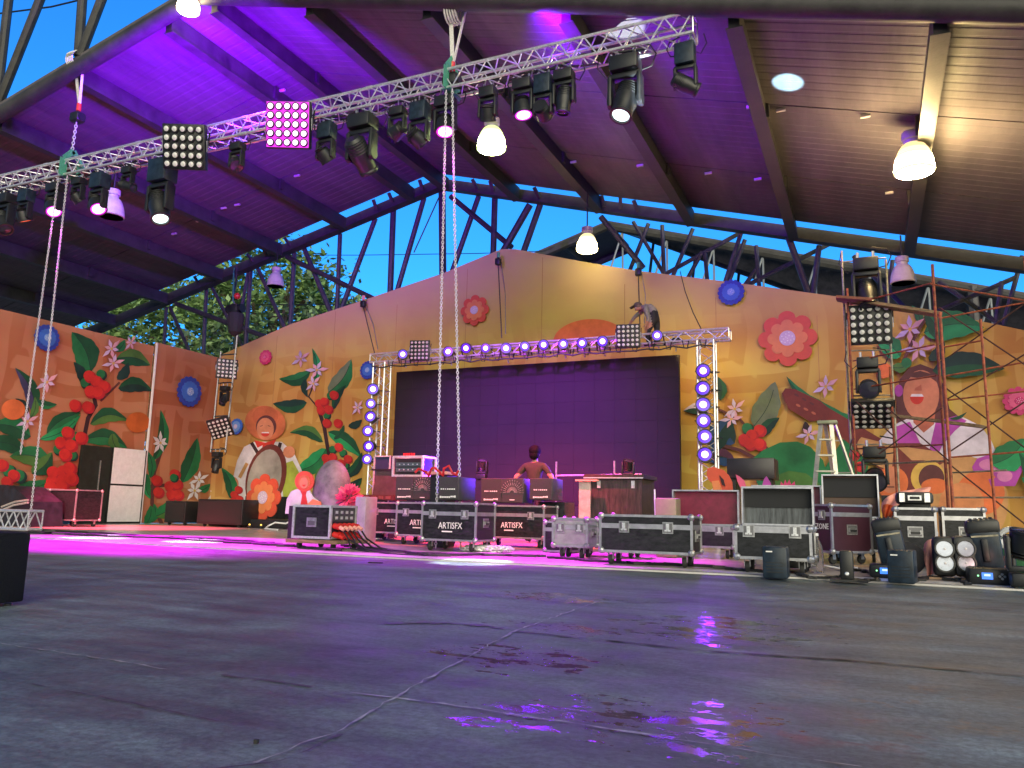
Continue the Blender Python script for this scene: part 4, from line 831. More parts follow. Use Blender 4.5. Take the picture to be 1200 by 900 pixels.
# added violet spots wash the sheets; no modelled head points at the roof
spot(b, p + V((-.6, -.1, .75)), p + V((-3.2, 3.5, 3.0)), 4200, PUR, 120, .9, .1)
spot(b, p + V((-2.6, .4, .9)), p + V((-5.0, 2.2, 3.4)), 3600, PUR, 110, .9, .1)
spot(b, p + V((4.6, .3, .9)), p + V((7.5, 5.0, 2.6)), 2600, PUR, 120, .9, .1)

# ------------------------------------------------------------------ bay lamps under the roof
def bay_lamp(label, px, Y, wpx, lit=None, energy=0):
    p = pY(*px, Y); w = wpx * mpp(p); c = p; t = thing('bay_lamp', label, 'bay lamp', c, 'bay lamps under the roof')
    q = MB(); q.tube(c + V((0, 0, .85 * w)), c + V((0, 0, max(.9 * w, min(zc(c.x) - .2 - c.z, 3.5)))), .018, CABLE, 6); q.build('suspension', t)
    q = MB(); q.lathe([(.10 * w, .86 * w), (.26 * w, .84 * w), (.27 * w, .62 * w), (.22 * w, .60 * w), (.22 * w, .5 * w)], c, mat('lamp_gear_box', (.45, .43, .40), .45), (0, 0, 1), 16); q.build('gear_box', t)
    q = MB(); m = lit or LAMPGLASS_OFF
    up = m if not lit else glow(lit.name + '_neck', tuple(lit.node_tree.nodes['Principled BSDF'].inputs['Emission Color'].default_value)[:3], 1.25)
    q.lathe([(.20 * w, .52 * w), (.30 * w, .44 * w), (.37 * w, .32 * w)], c, up, (0, 0, 1), 20)
    mid = m if not lit else glow(lit.name + '_shoulder', tuple(lit.node_tree.nodes['Principled BSDF'].inputs['Emission Color'].default_value)[:3], 2.3)
    q.lathe([(.37 * w, .32 * w), (.41 * w, .22 * w), (.445 * w, .11 * w)], c, mid, (0, 0, 1), 20); q.lathe([(.5 * w, -.235 * w), (.505 * w, -.27 * w), (.46 * w, -.30 * w)], c, mid, (0, 0, 1), 20)
    q.lathe([(.445 * w, .11 * w), (.47 * w, 0), (.5 * w, -.235 * w)], c, m, (0, 0, 1), 20); q.lathe([(.46 * w, -.30 * w), (.44 * w, -.24 * w), (.40 * w, 0), (.3 * w, .3 * w), (0, .42 * w)], c, m, (0, 0, 1), 20); q.build('shade', t)
    return t
LW = lambda n, c, s: glow(n, c, s, True)
bay_lamp('bright yellow-white bay lamp at the front ridge of the roof', (221, 6), YF - .15, 26, LW('bay_glow_yellow', (1.0, .80, .38), 26))
bay_lamp('lit greenish-white bay lamp close below the flown truss', (576, 166), 12.6, 34, LW('bay_glow_green', (.80, 1.0, .36), 45))
bay_lamp('smaller lit warm bay lamp hanging above the point of the backdrop', (688, 287), 19.0, 25, LW('bay_glow_warm', (1.0, .80, .36), 30))
bay_lamp('large lit warm bay lamp under the open right side of the roof', (1071, 190), 14.2, 44, LW('bay_glow_amber', (1.0, .70, .30), 270))
bay_lamp('unlit pale bay lamp hanging beside the top of the scaffold', (1058, 324), 19.2, 28)
bay_lamp('unlit bay lamp tinted purple, below the flown truss', (131, 246), 13.2, 29)
bay_lamp('unlit pinkish bay lamp against the trees and lattice', (323, 330), 20.2, 20)

# ------------------------------------------------------------------ LED wall and its goal-post truss
SY, LY = 17.6, 18.2
la, lb = pY(465, 436, LY), pY(795.5, 416, LY); LZ0 = .75
led = thing('led_wall', 'large dark LED video wall, switched off, glowing faintly purple behind the cases', 'video wall', ((la.x + lb.x) / 2, LY, LZ0))
q = MB(); q.box(((la.x + lb.x) / 2, LY + .06, (la.z + LZ0) / 2), (lb.x - la.x, .12, la.z - LZ0), BLACK); q.build('cabinet_frame', led, smooth=0)
q = MB(); nx, nz = 15, 7; dx, dz = (lb.x - la.x) / nx, (la.z - LZ0) / nz
PAN = [mat('led_tile_face', (.026, .02, .028), .5, var=.05, scale=2, spec=.08)]
for i in range(nx):
    for j in range(nz): q.box((la.x + (i + .5) * dx, LY - .004, LZ0 + (j + .5) * dz), (dx - .003, .012, dz - .003), random.choice(PAN))
q.build('led_tile', led, smooth=0)
q = MB(); q.box(((la.x + lb.x) / 2, LY + .1, LZ0 / 2), (lb.x - la.x + .1, .5, LZ0 - .01), BLACK); q.build('base_riser', led, smooth=0)
p0, p1 = pY(441, 421, SY), pY(842, 392.5, SY); zt = (p0.z + p1.z) / 2
gt = thing('goal_post_truss', 'aluminium goal-post truss framing the video wall, carrying a line of purple lamps', 'truss', ((p0.x + p1.x) / 2, SY, 0))
c1, c2 = MB(), MB(); box_truss(c1, c2, (p0.x - .1, SY, zt), (p1.x + .25, SY, zt), .3, .22, .025, .011, .5); c1.build('chord', gt); c2.build('lacing', gt)
for xx in (pY(829, 470, SY).x, pY(446, 470, SY).x):
    c1, c2 = MB(), MB(); box_truss(c1, c2, (xx, SY, .04), (xx, SY, zt - .12), .36, .3, .025, .011, .5, up=(0, 1, 0), side=V((1, 0, 0))); c1.build('tower_chord', gt); c2.build('tower_lacing', gt)
    q = MB(); q.box((xx, SY, .03), (.7, .7, .02), STEEL); q.build('base_plate', gt)
q = MB(); q.path([(p0.x + i * .3, SY - .2, zt - .22 - .07 * abs(math.sin(i * 1.4))) for i in range(31)], .018, CABLE, 5); q.build('cable_loom', gt)
for i in range(22):
    x = p0.x + .5 + i * .39; q = MB(); q.path([(x, SY - .17, zt - .1), (x + .05, SY - .2, zt - .28), (x + .12, SY - .18, zt - .3), (x + .15, SY - .17, zt - .12)], .014, CABLE, 4); q.build('clamp_hook', gt)
TG = 'purple par cans along the goal-post truss'
toppx = [(472, 415, 'at the outer end, beyond the small matrix light'), (525, 412, 'just past the small matrix light, half behind the chains'), (546, 408, 'under the coral flower, nearer the chains'), (569, 408, 'right under the coral flower'), (593, 408, 'beside the green strap of the truss'), (615, 406, 'under the empty cloth left of the printed half sun'), (637, 404, 'under the outer tip of the printed half sun'), (660, 403, 'left of centre under the printed half sun'), (682, 402, 'in the middle under the printed half sun'), (706, 400, 'nearest the white-dotted matrix light'), (770, 393, 'at the feet of the stooping man')]
for i, (x, y, w) in enumerate(toppx):
    p = pY(x, y, SY - .32); par('lit purple par can %s' % w, p, (.32, -.93, -.06 + .1 * math.sin(i * 2.1)), 1.35, TG, 'purple', (110, PUR, 150) if i % 2 == 0 else None, (0, .5, -.9))
for x, y, w in ((437, 456, 'topmost on the tower by the straw-hat drummer'), (434.5, 473, 'second from the top on the tower by the straw-hat drummer'), (434, 488, 'third from the top on the tower by the straw-hat drummer'), (431, 505, 'fourth from the top on the tower by the straw-hat drummer'), (432, 523, 'second from the bottom on the tower by the straw-hat drummer'), (430, 538, 'lowest and dimmer one on the tower by the straw-hat drummer')):
    p = pY(x, y, SY - .3); par('lit purple par can, %s' % w, p, (.35, -.92, .05), 1.5, 'purple par cans up the outer tower', 'purple', (80, PUR, 150) if y in (473, 505) else None, (.6, .8, 0))
for x, y, w in ((824, 434.5, 'topmost on the tower by the ladder'), (823.5, 455, 'second from the top on the tower by the ladder'), (824, 474, 'third from the top on the tower by the ladder'), (824.5, 493, 'third from the bottom on the tower by the ladder'), (826, 511.5, 'second from the bottom on the tower by the ladder'), (826, 532.5, 'lowest on the tower by the ladder')):
    p = pY(x, y, SY - .3); par('lit purple par can, %s' % w, p, (.16, -.97, .02), 1.6, 'purple par cans up the inner tower', 'purple', (80, PUR, 150) if y in (455, 493, 532.5) else None, (.5, .8, 0))
p = pY(491.5, 410.5, SY - .3); blinder('small unlit matrix light tinted pink near the outer end of the goal-post truss', p, 24 * mpp(p), (.25, -.97, -.05), core=mat('pink_tinted_lens', (.5, .38, .46), .2), group='matrix lights on the goal-post truss')
p = pY(736, 393.5, SY - .3); blinder('unlit matrix light with white lens dots in front of the stooping man', p, 28 * mpp(p), (.18, -.98, -.05), group='matrix lights on the goal-post truss')
# yellow work light behind the inner end of the truss
wl = thing('work_light', 'small yellow floodlight on the truss thrown against the backdrop beside the stooping man', 'floodlight', pY(792, 400, SY + .3)); p = V(wl.location)
q = MB(); q.rbox(p, (.2, .12, .16), .02, BLACK); q.tube(p + V((0, 0, -.08)), p + V((0, 0, -.24)), .015, STEEL, 6); q.build('housing', wl); q = MB(); q.box(p + V((0, .063, 0)), (.17, .004, .13), glow('yellow_flood', (1, .75, .15), 2)); q.build('lens', wl)
spot(wl, p + V((0, .1, 0)), p + V((-.4, 2.4, .2)), 60, (1, .78, .25), 130, .9)
spot(wl, p + V((.05, .1, -.06)), p + V((1.0, 2.2, -1.3)), 60, (1, .8, .25), 100, .9)
# hoists of the goal-post truss
for px, top, label in (((439, 414), (426, 352), 'short hoist chains dropping to the outer end of the goal-post truss'), ((750, 384), (748, 314), 'hoist with thin chains above the stooping man'), ((588, 396), (584, 302), 'thin slack chains hanging over the cloth near the centre of the goal-post truss')):
    a, b = pY(*top, YB - .25), pY(*px, SY); t = thing('chain_hoist', label, 'chain hoist', b, 'hoists of the goal-post truss')
    q = MB(); q.tube(a + V((0, 0, .15)), a, .05, PINKCLOTH if top[0] == 426 else GREENSLING, 6); q.rbox(a + V((0, 0, -.12)), (.16, .16, .2), .03, BLACK); q.build('hoist_body', t)
    chain(t, [a + V((0, 0, -.2)), b], .05, DARKSTEEL, 'load_chain'); q = MB(); q.path([a + V((.1, 0, -.2)), a.lerp(b, .5) + V((.16, 0, 0)), b + V((.1, 0, .1))], .012, STEEL, 5); q.build('hand_chain', t)
q = thing('signal_cable', 'thin dark cable sagging from the roof to the inner end of the goal-post truss', 'cable', pY(822, 387, SY)); w = MB(); w.path([pY(797, 318, 19.9), pY(803, 342, 19.3), pY(812, 366, 18.4), pY(822, 386, SY)], .012, CABLE, 5); w.build('cable_run', q)

# ------------------------------------------------------------------ hanging ladder of lights at the side wall
hx = 18.6
ld = thing('hanging_pipe_ladder', 'narrow pipe ladder of lights hung from a hoist where side panel and backdrop meet', 'pipe ladder', pY(262, 500, hx))
for a, b in (((259, 412), (247, 530)), ((279, 385), (264, 530))): q = MB(); q.tube(pY(*a, hx), pY(*b, hx), .028, STEEL, 8); q.build('pipe', ld)
for y, xa, xb in ((416, 258, 277), (449, 256, 273), (488, 251, 269), (527, 247, 265)): q = MB(); q.tube(pY(xa, y, hx), pY(xb, y - 1, hx), .024, DARKSTEEL, 6); q.build('rung', ld)
t = thing('chain_hoist', 'bulky dark hoist with a red hook and chain bag, hung in front of the trees', 'chain hoist', pY(274, 385, hx)); a = pY(274, 320, YR - .2); b = pY(273, 352, hx + .8); e = pY(275, 372, hx)
q = MB(); q.path([a + V((0, 0, .2)), a, b], .03, GREENSLING, 6); q.path([a + V((.12, 0, .2)), a + V((.14, 0, -.3)), b], .03, DARKSTEEL, 6); q.build('roof_sling', t); q = MB(); q.ball(pY(278, 347, hx + .6), .11, RED, 8); q.build('hook_block', t)
q = MB(); q.rbox(e + V((0, 0, .25)), (.42, .34, .34), .08, BLACK); q.lathe([(.14, -.3), (.14, .3)], e + V((0, 0, .28)), BLACK, (1, 0, 0), 12); q.build('hoist_body', t); q = MB(); q.lathe([(.05, -.62), (.2, -.5), (.26, -.1), (.24, .1)], e + V((.1, -.05, 0)), DARKCLOTH, (0, 0, 1), 12); q.build('chain_bag', t); q = MB(); q.tube(b, e + V((0, 0, .4)), .03, STEEL, 6); q.build('load_chain', t)
p = pY(266, 432, hx - .15); blinder('narrow unlit matrix light at the top of the hanging pipe ladder', p, .62, (.75, -.66, 0), group='lights on the hanging pipe ladder')
p = pY(258, 502, hx - .15); blinder('unlit matrix light tilted downwards, lower on the hanging pipe ladder', p, .66, (.55, -.66, -.52), up=(-.35, 0, 1), group='lights on the hanging pipe ladder')
p = pY(264, 452, hx - .2); mover('dark moving head hanging in the middle of the pipe ladder', p, .75, (.2, -.6, -.75), group='lights on the hanging pipe ladder')
p = pY(255, 529, hx - .2); mover('dark moving head hanging from the lowest rung of the pipe ladder', p, .78, (.1, -.3, -.9), group='lights on the hanging pipe ladder')

# ------------------------------------------------------------------ scaffold with its lights (right of the stage)
sc = thing('scaffold_tower', 'rusty red pipe scaffold with cross braces and plank before the singing woman', 'scaffold', (0.3, 14.6, 0))
YA, YC, YD = 14.9, 13.5, 13.2
def post(px0, px1, Y, m, r=.019):
    a, b = pY(*px0, Y), pY(*px1, Y); x = (a.x + b.x) / 2; q = MB(); q.tube((x, Y, .03), (x, Y, a.z), r, m, 8)
    q.box((x, Y, .03), (.14, .14, .012), STEEL); q.build('post', sc); return V((x, Y, a.z))
A1 = post((987, 294), (998, 560), YA, GALV); A2 = post((994, 338), (1004, 600), YA - .15, RUST, .021); B1 = post((1038, 304), (1048, 480), YA, GALV); C1 = post((1091, 310), (1112, 580), YC, RUST, .022); C2 = post((1101, 366), (1117, 590), YC - .12, RUST, .022)
D1 = post((1149, 374), (1166, 600), YD, RUST); E1 = post((1207, 300), (1216, 560), YD - .1, RUST); B2 = post((1042, 430), (1050, 540), YA - .25, RUST)
def bar(a, b, Ya, Yb, m, r=.013): q = MB(); q.tube(pY(*a, Ya), pY(*b, Yb), r, m, 8); q.build('brace_bar', sc)
for a, b, ya, yb, m in (((997, 357), (1091, 332), YA, YC, RUST), ((1000, 423), (1095, 404), YA, YC, RUST), ((1001, 456), (1098, 440), YA, YC, RUST), ((1004, 526), (1106, 521), YA, YC, RUST), ((1005, 545), (1110, 540), YA, YC, GALV),
                        ((996, 411), (1043, 410), YA, YA, GALV), ((997, 464), (1045, 463), YA, YA, GALV), ((998, 521), (1047, 521), YA, YA, GALV), ((988, 307), (1038, 302), YA, YA, GALV),
                        ((1091, 333), (1200, 352), YC, YD, RUST), ((1102, 373), (1210, 353), YC, YD, RUST), ((1104, 407), (1152, 399), YC, YD, RUST), ((1106, 441), (1204, 424), YC, YD, RUST), ((1109, 469), (1206, 458), YC, YD, RUST), ((1113, 536), (1206, 529), YC, YD, RUST), ((1115, 554), (1180, 551), YC, YD, GALV), ((1116, 583), (1210, 583), YC, YD, GALV)):
    bar(a, b, ya, yb, m)
for a, b in (((1100, 360), (1202, 428)), ((1105, 452), (1208, 530)), ((1106, 470), (1210, 410)), ((1112, 530), (1208, 466)), ((1110, 542), (1206, 618)), ((1040, 478), (1112, 540)), ((1030, 532), (1104, 478)), ((1112, 418), (1206, 352)), ((1003, 470), (1046, 510))):
    bar(a, b, YC - .05, YD - .05, mat('brace_dark', (.07, .025, .02), .6, .3, var=.3), .011)
q = MB(); q.beam(pY(981, 350, YA - .2), pY(1104, 369, YA - .2), .26, .05, WOOD); q.build('plank', sc, smooth=0)
q = MB(); q.beam(pY(1046, 487, YC + .5), pY(1152, 500, YD + .3), .24, .045, WOOD); q.build('plank', sc, smooth=0)
q = MB(); q.beam(pY(980, 349, YA - .35), pY(1022, 352, YA - .35), .2, .045, mat('red_plank', (.22, .07, .04), .7)); q.build('plank', sc, smooth=0)
SG = 'lights fixed to the scaffold'
p = pY(1019.5, 380, YA - .12); blinder('large unlit matrix light with white lens dots high on the scaffold', p, 47 * mpp(p), (.03, -.99, -.12), group=SG)
p = pY(1022, 487, YA - .12); blinder('unlit matrix light tipped face-down, lower on the scaffold', p, 45 * mpp(p), (.02, -.62, -.78), group=SG)
p = pY(1014, 302, YA - .1); mover('dark moving head on the topmost rung of the scaffold', p, 1.15, (.1, -.4, -.8), group=SG)
p = pY(1016, 418, YA - .2); mover('dark moving head facing out between the two scaffold matrix lights', p, .95, (.05, -.95, -.3), group=SG, kind='wash')
p = pY(1024, 522, YA - .25); mover('dark moving head low on the scaffold, behind the open case lid', p, .98, (.05, -.9, -.42), group=SG, kind='wash')

# aluminium step ladder
lc = pZ(972, 642); lY = 14.2; st = thing('step_ladder', 'tall aluminium step ladder standing open in front of the printed guitar', 'ladder', pY(972, 600, lY))
LAD = mat('ladder_aluminium', (.50, .47, .40), .4, .5, var=.15)
def lp(x, y, Y): return pY(x, y, Y)
T1, T2 = lp(962, 497, lY), lp(974, 497, lY); zt = T1.z
def foot(T, x, Y): return V((x, Y, .03))
f1, f2, f3, f4 = V((T1.x - .25, lY - .55, .03)), V((T2.x + .12, lY - .55, .03)), V((T1.x + .0, lY + .65, .03)), V((T2.x + .65, lY + .35, .03))
f3.x = T1.x + .28
for a, b in ((T1, f1), (T2, f2)): q = MB(); q.beam(a, b, .065, .03, LAD); q.build('front_rail', st, smooth=0)
for a, b in ((T1 + V((.06, .1, 0)), f3), (T2 + V((.06, .1, 0)), f4)): q = MB(); q.beam(a, b, .055, .028, LAD); q.build('rear_rail', st, smooth=0)
for k in range(1, 8):
    u = k / 8; q = MB(); q.beam(T1.lerp(f1, u), T2.lerp(f2, u), .09, .025, LAD); q.build('step', st, smooth=0)
    if k % 2: q = MB(); q.beam((T1 + V((.06, .1, 0))).lerp(f3, u), (T2 + V((.06, .1, 0))).lerp(f4, u), .05, .02, LAD); q.build('cross_bar', st, smooth=0)
q = MB(); q.rbox((T1 + T2) / 2 + V((.02, .05, .03)), ((T2 - T1).length + .16, .24, .06), .02, mat('ladder_cap', (.25, .27, .18), .5)); q.build('top_cap', st)

# ------------------------------------------------------------------ flight cases
def edge_frame(q, w, d, z0, z1, m, t=.028):
    for x in (-w / 2, w / 2):
        for y in (-d / 2, d / 2): q.box((x, y, (z0 + z1) / 2), (t, t, z1 - z0), m)
    for z in (z0, z1):
        for y in (-d / 2, d / 2): q.box((0, y, z), (w + t, t * .98, t), m)
        for x in (-w / 2, w / 2): q.box((x, 0, z), (t * .98, d, t * .99), m)
def latch_mb(c, s=1.0, side=False):
    q = MB(); r = (lambda a: (a[1], a[0], a[2])) if side else (lambda a: a)
    sg = 1 if side else -1
    def B(dx, dn, dz, sx, sn, sz, m): cc = V(c) + (V((sg * dn, dx, dz)) if side else V((dx, sg * dn, dz))); q.box(cc, (sn, sx, sz) if side else (sx, sn, sz), m)
    B(0, .006, 0, .12 * s, .008, .13 * s, STEEL); B(0, .012, 0, .10 * s, .006, .10 * s, mat('latch_recess', (.18, .18, .19), .4, .6)); B(0, .02, .012 * s, .035 * s, .02, .07 * s, ALU); B(-.018 * s, .022, -.03 * s, .03 * s, .014, .02 * s, ALU); B(.018 * s, .022, -.03 * s, .03 * s, .014, .02 * s, ALU)
    return q
def handle_mb(c, side):
    q = MB(); sg = 1 if side else -1
    def B(dx, dn, dz, sx, sn, sz, m): cc = V(c) + (V((sg * dn, dx, dz)) if side else V((dx, sg * dn, dz))); q.box(cc, (sn, sx, sz) if side else (sx, sn, sz), m)
    B(0, .005, 0, .17, .008, .13, STEEL); B(0, .010, 0, .145, .006, .105, mat('latch_recess', (.18, .18, .19), .4, .6)); B(0, .026, -.012, .11, .014, .022, BLACK); B(-.06, .018, -.005, .016, .024, .05, STEEL); B(.06, .018, -.005, .016, .024, .05, STEEL)
    return q
def case(label, w, d, h, loc, rot=0, lam=CASEBLK, text=None, tsize=.13, tpos=(0, -.05), latches=(-.3, .3), side_handle=True, front_handle=None, band=.16, wheels=True, lid=None, group='flight cases on the stage', name='flight_case', subline=True):
    """box on castors: local front is -y; loc = middle of its footprint"""
    t = thing(name, label, 'flight case', loc, group); t.location = (0, 0, 0); z0 = .145 if wheels else .01; z1 = z0 + h
    q = MB(); q.box((0, 0, (z0 + z1) / 2), (w, d, h - .004), lam); q.build('body', t, smooth=0)
    q = MB(); edge_frame(q, w, d, z0 + .012, z1 - .012, CALU)
    if band:
        for y in (-d / 2 - .003, d / 2 + .003): q.box((0, y, z1 - band), (w + .012, .012, .055), CALU)
        for x in (-w / 2 - .003, w / 2 + .003): q.box((x, 0, z1 - band), (.012, d + .008, .054), CALU)
    q.build('edging', t, smooth=0)
    for x in (-1, 1):
        for y in (-1, 1):
            for z in (z0 + .02, z1 - .02):
                q = MB(); q.ball((x * (w / 2 - .006), y * (d / 2 - .006), z), .042, STEEL, 6); q.build('ball_corner', t)
    for fx in latches:
        if band: latch_mb((fx * w, -d / 2 - .008, z1 - band - .01)).build('latch', t, smooth=0)
    if side_handle: handle_mb((w / 2 + .004, 0, z0 + h * .48), True).build('handle', t, smooth=0)
    if front_handle is not None: handle_mb((front_handle * w, -d / 2 - .004, z0 + h * .50), False).build('handle', t, smooth=0)
    if text:
        q = MB(); lettering(q, text, tsize, (tpos[0], -d / 2 - .006, z0 + h * .5 + tpos[1]), (1, 0, 0), (0, 0, 1), LETTER, squeeze=.8)
        if subline: q.box((tpos[0] - .05, -d / 2 - .006, z0 + h * .5 + tpos[1] - tsize * .62), (.17, .002, .018), LETTER)
        q.build('lettering', t, smooth=0)
    if wheels:
        for x in (-1, 1):
            for y in (-1, 1):
                cx, cy = x * (w / 2 - .1), y * (d / 2 - .09); q = MB(); q.box((cx, cy, z0 - .006), (.11, .09, .012), STEEL); q.box((cx - .028, cy, .10), (.006, .05, .08), STEEL); q.box((cx + .028, cy, .10), (.006, .05, .08), STEEL); c = q.build('caster', t, smooth=0)
                q = MB(); q.lathe([(.03, -.022), (.055, -.02), (.06, 0), (.055, .02), (.03, .022)], (cx, cy, .06), RUBBER, (1, 0, 0), 14); q.build('wheel', c)
    if lid:
        lh, lcol, tilt = lid; rm = Matrix.Rotation(R(-tilt), 3, 'X'); hp = V((0, d / 2 + .02, z1)); q = MB()
        def L(x, y, z): return hp + rm @ V((x, y, z))
        q.box(L(0, .06, lh / 2), (w, .012, lh), lcol, rm)
        for x in (-w / 2, w / 2): q.box(L(x, 0, lh / 2), (.02, .13, lh), CALU, rm)
        for z in (0.01, lh): q.box(L(0, 0, z), (w + .02, .13, .02), CALU, rm)
        lo = q.build('lid', t, smooth=0)
        q = MB(); q.box(L(0, .045, lh * .72), (w * .97, .02, lh * .46), mat('lid_foam', (.014, .015, .018), .8), rm) if lcol is not CASERED else q.box(L(0, .05, lh * .5), (w * .97, .006, lh * .9), CASERED, rm); q.build('lid_lining', lo, smooth=0)
    t.location = V(loc) + V((0, 0, .02)); t.rotation_euler = (0, 0, rot)
    return t
def at_front(xl, xr, yb, zb=.165):
    a = pZ((xl + xr) / 2, yb, zb); return pY(xl, yb, a.y).x, pY(xr, yb, a.y).x, a.y
AR = 'black flight cases lettered in white'
def aligned(label, xl, xr, yb, yt, d, **k):
    x0, x1, y = at_front(xl, xr, yb); zt = pY((xl + xr) / 2, yt, y).z
    return case(label, x1 - x0, d, zt - .165, ((x0 + x1) / 2, y + d / 2, 0), **k), (x0, x1, y, zt)
c1, i1 = aligned('lettered flight case farthest out, catching pink light, beside the plug rack', 427, 490, 625, 588.6, .6, text='ARTISFX', tpos=(.05, -.07), group=AR)
c2, i2 = aligned('lettered flight case second from the plug rack, half hidden by its neighbour', 464, 520, 628.5, 588.6, .6, text='ARTISFX', tpos=(.0, -.06), group=AR)
c3, i3 = aligned('lettered flight case directly behind the two hoist chains', 494, 557, 634, 588.8, .62, text='ARTISFX', tpos=(.03, -.06), group=AR)
c4, i4 = aligned('lettered flight case nearest the small silver trunk', 563, 637, 631, 592, .6, text='ARTISFX', tpos=(0, -.06), group=AR)
c5, i5 = aligned('low lettered flight case squeezed behind the long wheeled case', 672, 746, 640.5, 608, .5, text='ARTISFX', tpos=(-.06, -.08), tsize=.12, group=AR)
sv, isv = aligned('small silver-grey wheeled trunk with two butterfly catches', 648, 688, 641, 607, .42, lam=CASEGREY, band=.12, latches=(-.28, .28), group=None)
lg, ilg = aligned('long low black case with bright silver edging and two latches, nearest the concrete', 703.7, 811, 648.5, 603.5, .5, latches=(-.23, .25), band=.13, group=None)
rd, ird = aligned('open case with a dark red lid standing upright', 780, 860, 641.5, 616, .5, band=.05, latches=(.3,), lid=(.50, CASERED, 3), group=None)
gy, igy = aligned('open black case with a scuffed grey lid interior and upright lid', 863, 951, 656, 617, .55, band=.04, latches=(-.32, .3), lid=(.42, mat('scuffed_lid', (.075, .085, .095), .45, var=.5, scale=5, stretch=(6, 1, .6)), 3), side_handle=False, group=None)
r2, ir2 = aligned('dark red case standing behind the grey-lidded one, its upright lid edge lit red', 878, 962, 641, 612, .5, band=.05, latches=(), lid=(.56, CASERED, 2), group=None)
lz = pZ(979, 662, .02); case('upright case turned cornerwise, lettered in white, with a big side handle', .62, .66, .62, (lz.x - .02, lz.y + .48, 0), rot=R(-44), text='LIGHTZONE', tsize=.105, tpos=(.03, .02), lam=mat('wine_laminate', (.05, .016, .028), .4), latches=(.25,), band=.13, group=None, subline=False)
xo0, xo1, zo = pY(963, 607, 12.15).x, pY(1031, 607, 12.15).x, pY(997, 607, 12.15).z
case('open dark case with a lid lined in brown, leaning back behind the upright lettered case', xo1 - xo0, .5, zo - .165, ((xo0 + xo1) / 2, 12.4, 0), band=.06, latches=(), lid=(.62, mat('brown_lining', (.09, .055, .04), .7), 5), group=None)
ca, ia = aligned('tall dark case under the black briefcase', 1052, 1099, 652, 595, .55, front_handle=-.02, band=.13, latches=(), group='tall dark cases behind the scattered lights')
cb, ib = aligned('tall dark case behind the big tilted moving head', 1108, 1157, 652, 595.5, .55, front_handle=.05, band=.13, latches=(), group='tall dark cases behind the scattered lights')
# briefcase
b0, b1 = pY(1050, 594, ia[2] + .15), pY(1094, 594, ia[2] + .15); bc = thing('briefcase', 'black hard briefcase with chrome catches lying on the tall dark case', 'briefcase', ((b0.x + b1.x) / 2, ia[2] + .2, ia[3] + .035)); o = V(bc.location)
q = MB(); q.rbox(o + V((0, 0, .085)), (b1.x - b0.x, .34, .15), .045, BLACK); q.build('shell', bc); q = MB(); q.box(o + V((0, -.185, .085)), (.15, .03, .06), ALU); q.box(o + V((0, -.2, .085)), (.11, .03, .035), BLACK); q.build('handle', bc)
for x in (-.14, .14): q = MB(); q.box(o + V((x, -.173, .09)), (.06, .012, .11), ALU); q.build('catch', bc)
# big dark trunk behind the row
tx0, tx1, ty = pY(692, 600, 13.6).x, pY(752, 600, 13.6).x, 13.6; tz = pY(720, 561, 13.6).z
tk = thing('road_trunk', 'large dark worn road trunk with a flat lid and two pale latches', 'trunk', ((tx0 + tx1) / 2, ty + .45, .02)); DK = mat('worn_trunk', (.035, .022, .024), .55, var=.6, scale=4, stretch=(5, 5, .8))
q = MB(); q.box(((tx0 + tx1) / 2, ty + .45, .02 + (tz - .02) / 2), (tx1 - tx0, .9, tz - .02), DK); q.build('body', tk, smooth=0)
q = MB(); q.box(((tx0 + tx1) / 2 - .03, ty + .43, tz + .04), (tx1 - tx0 + .16, 1.0, .07), DK); q.box(((tx0 + tx1) / 2 - .03, ty - .075, tz + .012), (tx1 - tx0 + .16, .012, .02), ALU); q.build('lid', tk, smooth=0)
for px in (702, 742): x = pY(px, 567, ty).x; q = MB(); q.box((x, ty - .012, tz - .10), (.06, .02, .13), ALU); q.build('latch', tk, smooth=0)
rp = thing('painted_board', 'pinkish upright board lit red beside the dark road trunk', 'board', pY(685, 600, 13.4)); a, b = pY(678.5, 563, 13.4), pY(691.5, 563, 13.4)
q = MB(); q.box(((a.x + b.x) / 2, 13.43, a.z / 2 + .015), (b.x - a.x, .05, a.z - .02), mat('pale_board', (.45, .36, .33), .6, var=.2)); q.build('board_panel', rp, smooth=0); q = MB(); q.box(((a.x + b.x) / 2 + .05, 13.40, a.z), (b.x - a.x + .2, .12, .03), PINKCLOTH); q.build('top_cap', rp, smooth=0)
# beige bucket-like box
p0, p1 = pY(771, 604, 11.2), pY(795, 584, 11.2); bb = thing('beige_box', 'small beige box with a pale stick beside the red-lidded case', 'box', ((p0.x + p1.x) / 2, 11.2, .02))
q = MB(); q.rbox(((p0.x + p1.x) / 2, 11.2, .02 + (p1.z - .02) / 2), (p1.x - p0.x, .3, p1.z - .02), .02, mat('beige_plastic', (.26, .22, .13), .5)); q.build('body', bb); q = MB(); q.tube((p0.x, 11.1, .1), (p0.x - .02, 11.1, p1.z + .12), .012, WHITE); q.build('stick', bb)
# small dim case behind the silver trunk
aligned('small dim case tucked behind the silver trunk', 638, 668, 636, 600, .4, band=.12, latches=(), side_handle=False, wheels=False, group=None)

